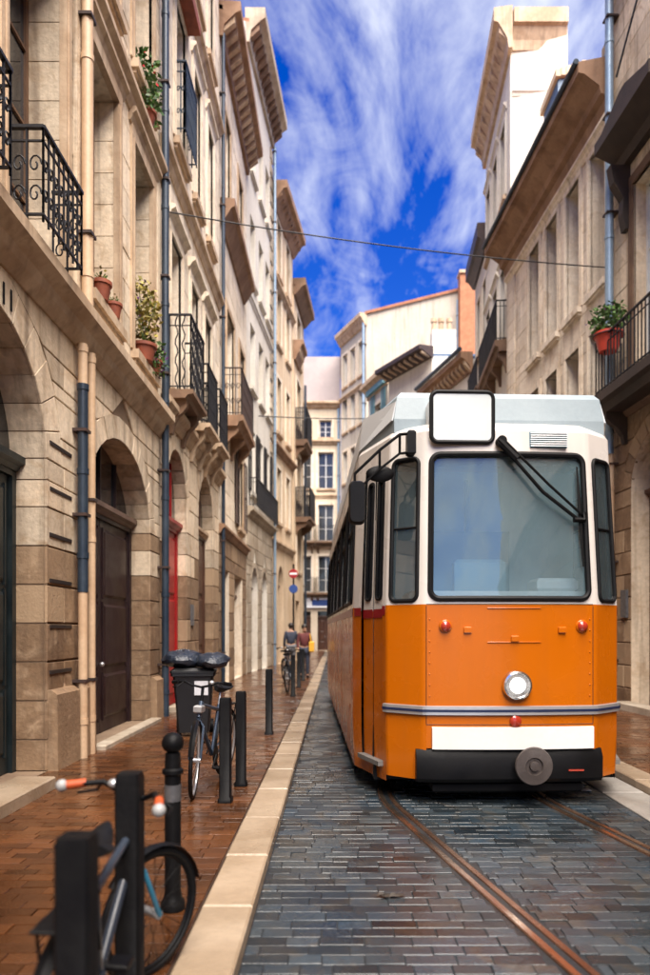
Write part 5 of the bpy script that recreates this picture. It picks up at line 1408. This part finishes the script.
pot('terracotta pot with sparse dry stems on the sill beside the beige pipe', -3.04, 9.10, 5.878, .13, .24, 'terracotta', 'leaf_yellow', 14, (.1, .1, .12), None, .07, .1)
pot('smaller terracotta pot on the same sill further from the beige pipe', -3.04, 9.62, 5.878, .11, .2, 'terracotta', 'leaf_yellow', 8, (.08, .08, .08), None, .06, .08)
pot('planter of yellowing leaves and purple flowers on the sill beside the dark blue pipe', -3.04, 11.15, 5.878, .19, .26, 'terracotta', 'leaf_yellow', 420, (.24, .42, .48), 'petal_purple', .10, .75, 60)
pot('green and purple trailing plant at the end of the sill by the dark blue pipe', -3.03, 11.66, 5.878, .15, .2, 'terracotta', 'leaf_green', 300, (.2, .36, .34), 'petal_purple', .10, .05, 110)
pot('bushy green plant with red flowers on the ledge high above the purple door', -3.06, 11.3, 9.73, .17, .22, 'terracotta', 'leaf_green', 520, (.22, .45, .58), 'petal_red', .11, .55, 22)
pot('red pot of dark green flowers at the corner of the black balcony', 5.36, 13.72, 7.05, .26, .36, 'pot_red', 'leaf_green', 420, (.38, .45, .32), 'petal_purple', .11, .35, 40)

hk = bpy.data.objects[[o.name for o in bpy.data.objects if o.get('label', '').startswith('red pot of dark green')][0]]
mb = MB(); mb.tube([(.0, -.2, .30), (-.06, -.2, .36), (-.12, -.2, .33)], .012, 6); mb.tube([(.0, .2, .30), (-.06, .2, .36), (-.12, .2, .33)], .012, 6)
mb.tube([(.29 * math.cos(a), .29 * math.sin(a), .30) for a in [2 * math.pi * k / 24 for k in range(24)]], .012, 6, True); mb.build('pot_hanger', M['iron'], hk, True)

# ---------------------------------------------------------------- cables
def cable(a, b_, sag, r, label):
    a, b_ = Vector(a), Vector(b_); pts = []
    for k in range(25): u = k / 24; p = a.lerp(b_, u); p.z -= sag * 4 * u * (1 - u); pts.append(p)
    mb = MB(); mb.tube(pts, r, 6); tag(mb.build('cable', M['iron'], None, False, True), label, 'cable')
cable((-3.08, 12.8, 9.25), FR.P(14.5, 9.1, .1), .12, .012, 'thin dark cable strung between the blue drainpipe and the grey drainpipe')
cable(FL4.P(26.5, 9.7, .05), FR2.P(26.8, 9.9, .05), .15, .02, 'thin dark cable strung across the far end of the street')

# ---------------------------------------------------------------- sign
t = thing('road_sign', 'round no-entry sign above a blue disc on a dark pole', 'sign', (-1.72, 29.0, .08))
mb = MB(); mb.tube([(0, 0, 0), (0, 0, 4.25)], .04, 10); mb.build('pole', M['black_metal'], t, True, True)
mb = MB(); Mx = Matrix.Translation((0, -.06, 3.85)) @ Matrix.Rotation(R(90), 4, 'X'); mb.lathe([(.18, -.01), (.19, .005), (.18, .02)], 24, Mx); d = mb.build('no_entry_disc', M['sign_red'], t, True)
mb = MB(); mb.box(-.15, .15, -.087, -.082, 3.81, 3.89); mb.build('white_bar', M['sign_white'], d, True)
mb = MB(); Mx = Matrix.Translation((0, -.06, 3.22)) @ Matrix.Rotation(R(90), 4, 'X'); mb.lathe([(.17, -.01), (.18, .005), (.17, .02)], 24, Mx); mb.build('blue_disc', M['sign_blue'], t, True)

# ---------------------------------------------------------------- people
def person(label, loc, rz, top, legs, hair, h=1.68, step=.16, armbend=.1):
    k = h / 1.7
    V = [(0, 0, .95), (0, .0, 1.12), (0, .01, 1.32), (0, .0, 1.44), (0, -.01, 1.52), (0, -.02, 1.60), (0, -.015, 1.68),
         (.09, 0, .90), (.095, -step * .5, .50), (.095, -step * .35, .09), (.095, -step * .35 - .13, .035),
         (-.09, 0, .90), (-.095, step * .25, .50), (-.095, step, .11), (-.095, step - .12, .045),
         (.17, 0, 1.40), (.22, .03, 1.14), (.22, -armbend, .92), (.22, -armbend - .03, .83),
         (-.17, 0, 1.40), (-.22, -.03, 1.14), (-.22, -armbend - .06, .95), (-.22, -armbend - .09, .87)]
    E = [(0, 1), (1, 2), (2, 3), (3, 4), (4, 5), (5, 6), (0, 7), (7, 8), (8, 9), (9, 10), (0, 11), (11, 12), (12, 13), (13, 14), (2, 15), (15, 16), (16, 17), (17, 18), (2, 19), (19, 20), (20, 21), (21, 22)]
    rad = [.145, .125, .145, .07, .055, .085, .075, .09, .062, .042, .035, .09, .062, .042, .035, .062, .045, .034, .03, .062, .045, .034, .03]
    def skin(name, vs, es, rs, mat, parent):
        me = bpy.data.meshes.new(name); me.from_pydata([Vector(p) * k for p in vs], es, [])
        o = bpy.data.objects.new(name, me); C.objects.link(o); bpy.context.view_layer.objects.active = o
        m = o.modifiers.new('Skin', 'SKIN'); m.use_smooth_shade = True
        for i, q in enumerate(me.skin_vertices[0].data): q.radius = (rs[i] * k, rs[i] * k * .85); q.use_root = (i == 0)
        s = o.modifiers.new('Sub', 'SUBSURF'); s.levels = 1; s.render_levels = 2
        dg = bpy.context.evaluated_depsgraph_get(); nm = bpy.data.meshes.new_from_object(o.evaluated_get(dg)); bpy.data.objects.remove(o)
        nm.materials.clear(); nm.materials.append(mat); nm.polygons.foreach_set('use_smooth', [True] * len(nm.polygons)); nm.name = name
        q = bpy.data.objects.new(name, nm); C.objects.link(q); q.parent = parent; return q
    t = thing('person', label, 'person', loc, rz)
    body = skin('body', V, E, rad, M['skin'], t)
    ti = [0, 1, 2, 15, 16, 17, 19, 20, 21]; te = [(0, 1), (1, 2), (2, 3), (3, 4), (4, 5), (2, 6), (6, 7), (7, 8)]
    skin('jacket', [V[i] for i in ti], te, [.175, .155, .168, .082, .064, .05, .082, .064, .05], M[top], t)
    li = [0, 7, 8, 9, 11, 12, 13]; skin('trousers', [V[i] for i in li], [(0, 1), (1, 2), (2, 3), (0, 4), (4, 5), (5, 6)], [.165, .11, .08, .065, .11, .08, .065], M[legs], t)
    for sx, b0 in ((.095, V[10]), (-.095, V[14])):
        mb = MB(); mb.ball((sx * k, (b0[1] + .05) * k, max(.045, b0[2]) * k), .05, .125, .045, 10, 7); mb.build('shoe', M['black_paint'], t, True, True)
    mb = MB(); mb.ball((0, .015 * k, 1.645 * k), .098, .105, .10, 14, 9); mb.build('hair', M[hair], t, True, True)
    mb = MB(); mb.ball((0, -.105 * k, 1.60 * k), .014, .02, .022, 8, 6); mb.build('nose', M['skin'], body, True, True)
    return t
p1 = person('person in a dark red jacket walking beside the kerb', (-.98, 22.4, .08), R(10), 'cloth_maroon', 'cloth_navy', 'hair_dark')
person('person in a navy jacket walking behind the dark red jacket', (-1.55, 24.6, .08), R(190), 'cloth_navy', 'cloth_grey', 'hair_dark', 1.74)
t = thing('shoulder_bag', 'yellow bag hanging at the side of the dark red jacket', 'bag', (-.74, 22.3, .9))
mb = MB(); mb.cbox(-.08, .08, -.14, .14, 0, .34, .03); mb.build('pouch', M['bag_yellow'], t, True, True)
mb = MB(); mb.tube([(-.02, -.12, .33), (-.06, -.03, .58), (-.06, .05, .58), (-.02, .12, .33)], .012, 6); mb.build('strap', M['bag_yellow'], t, True, True)
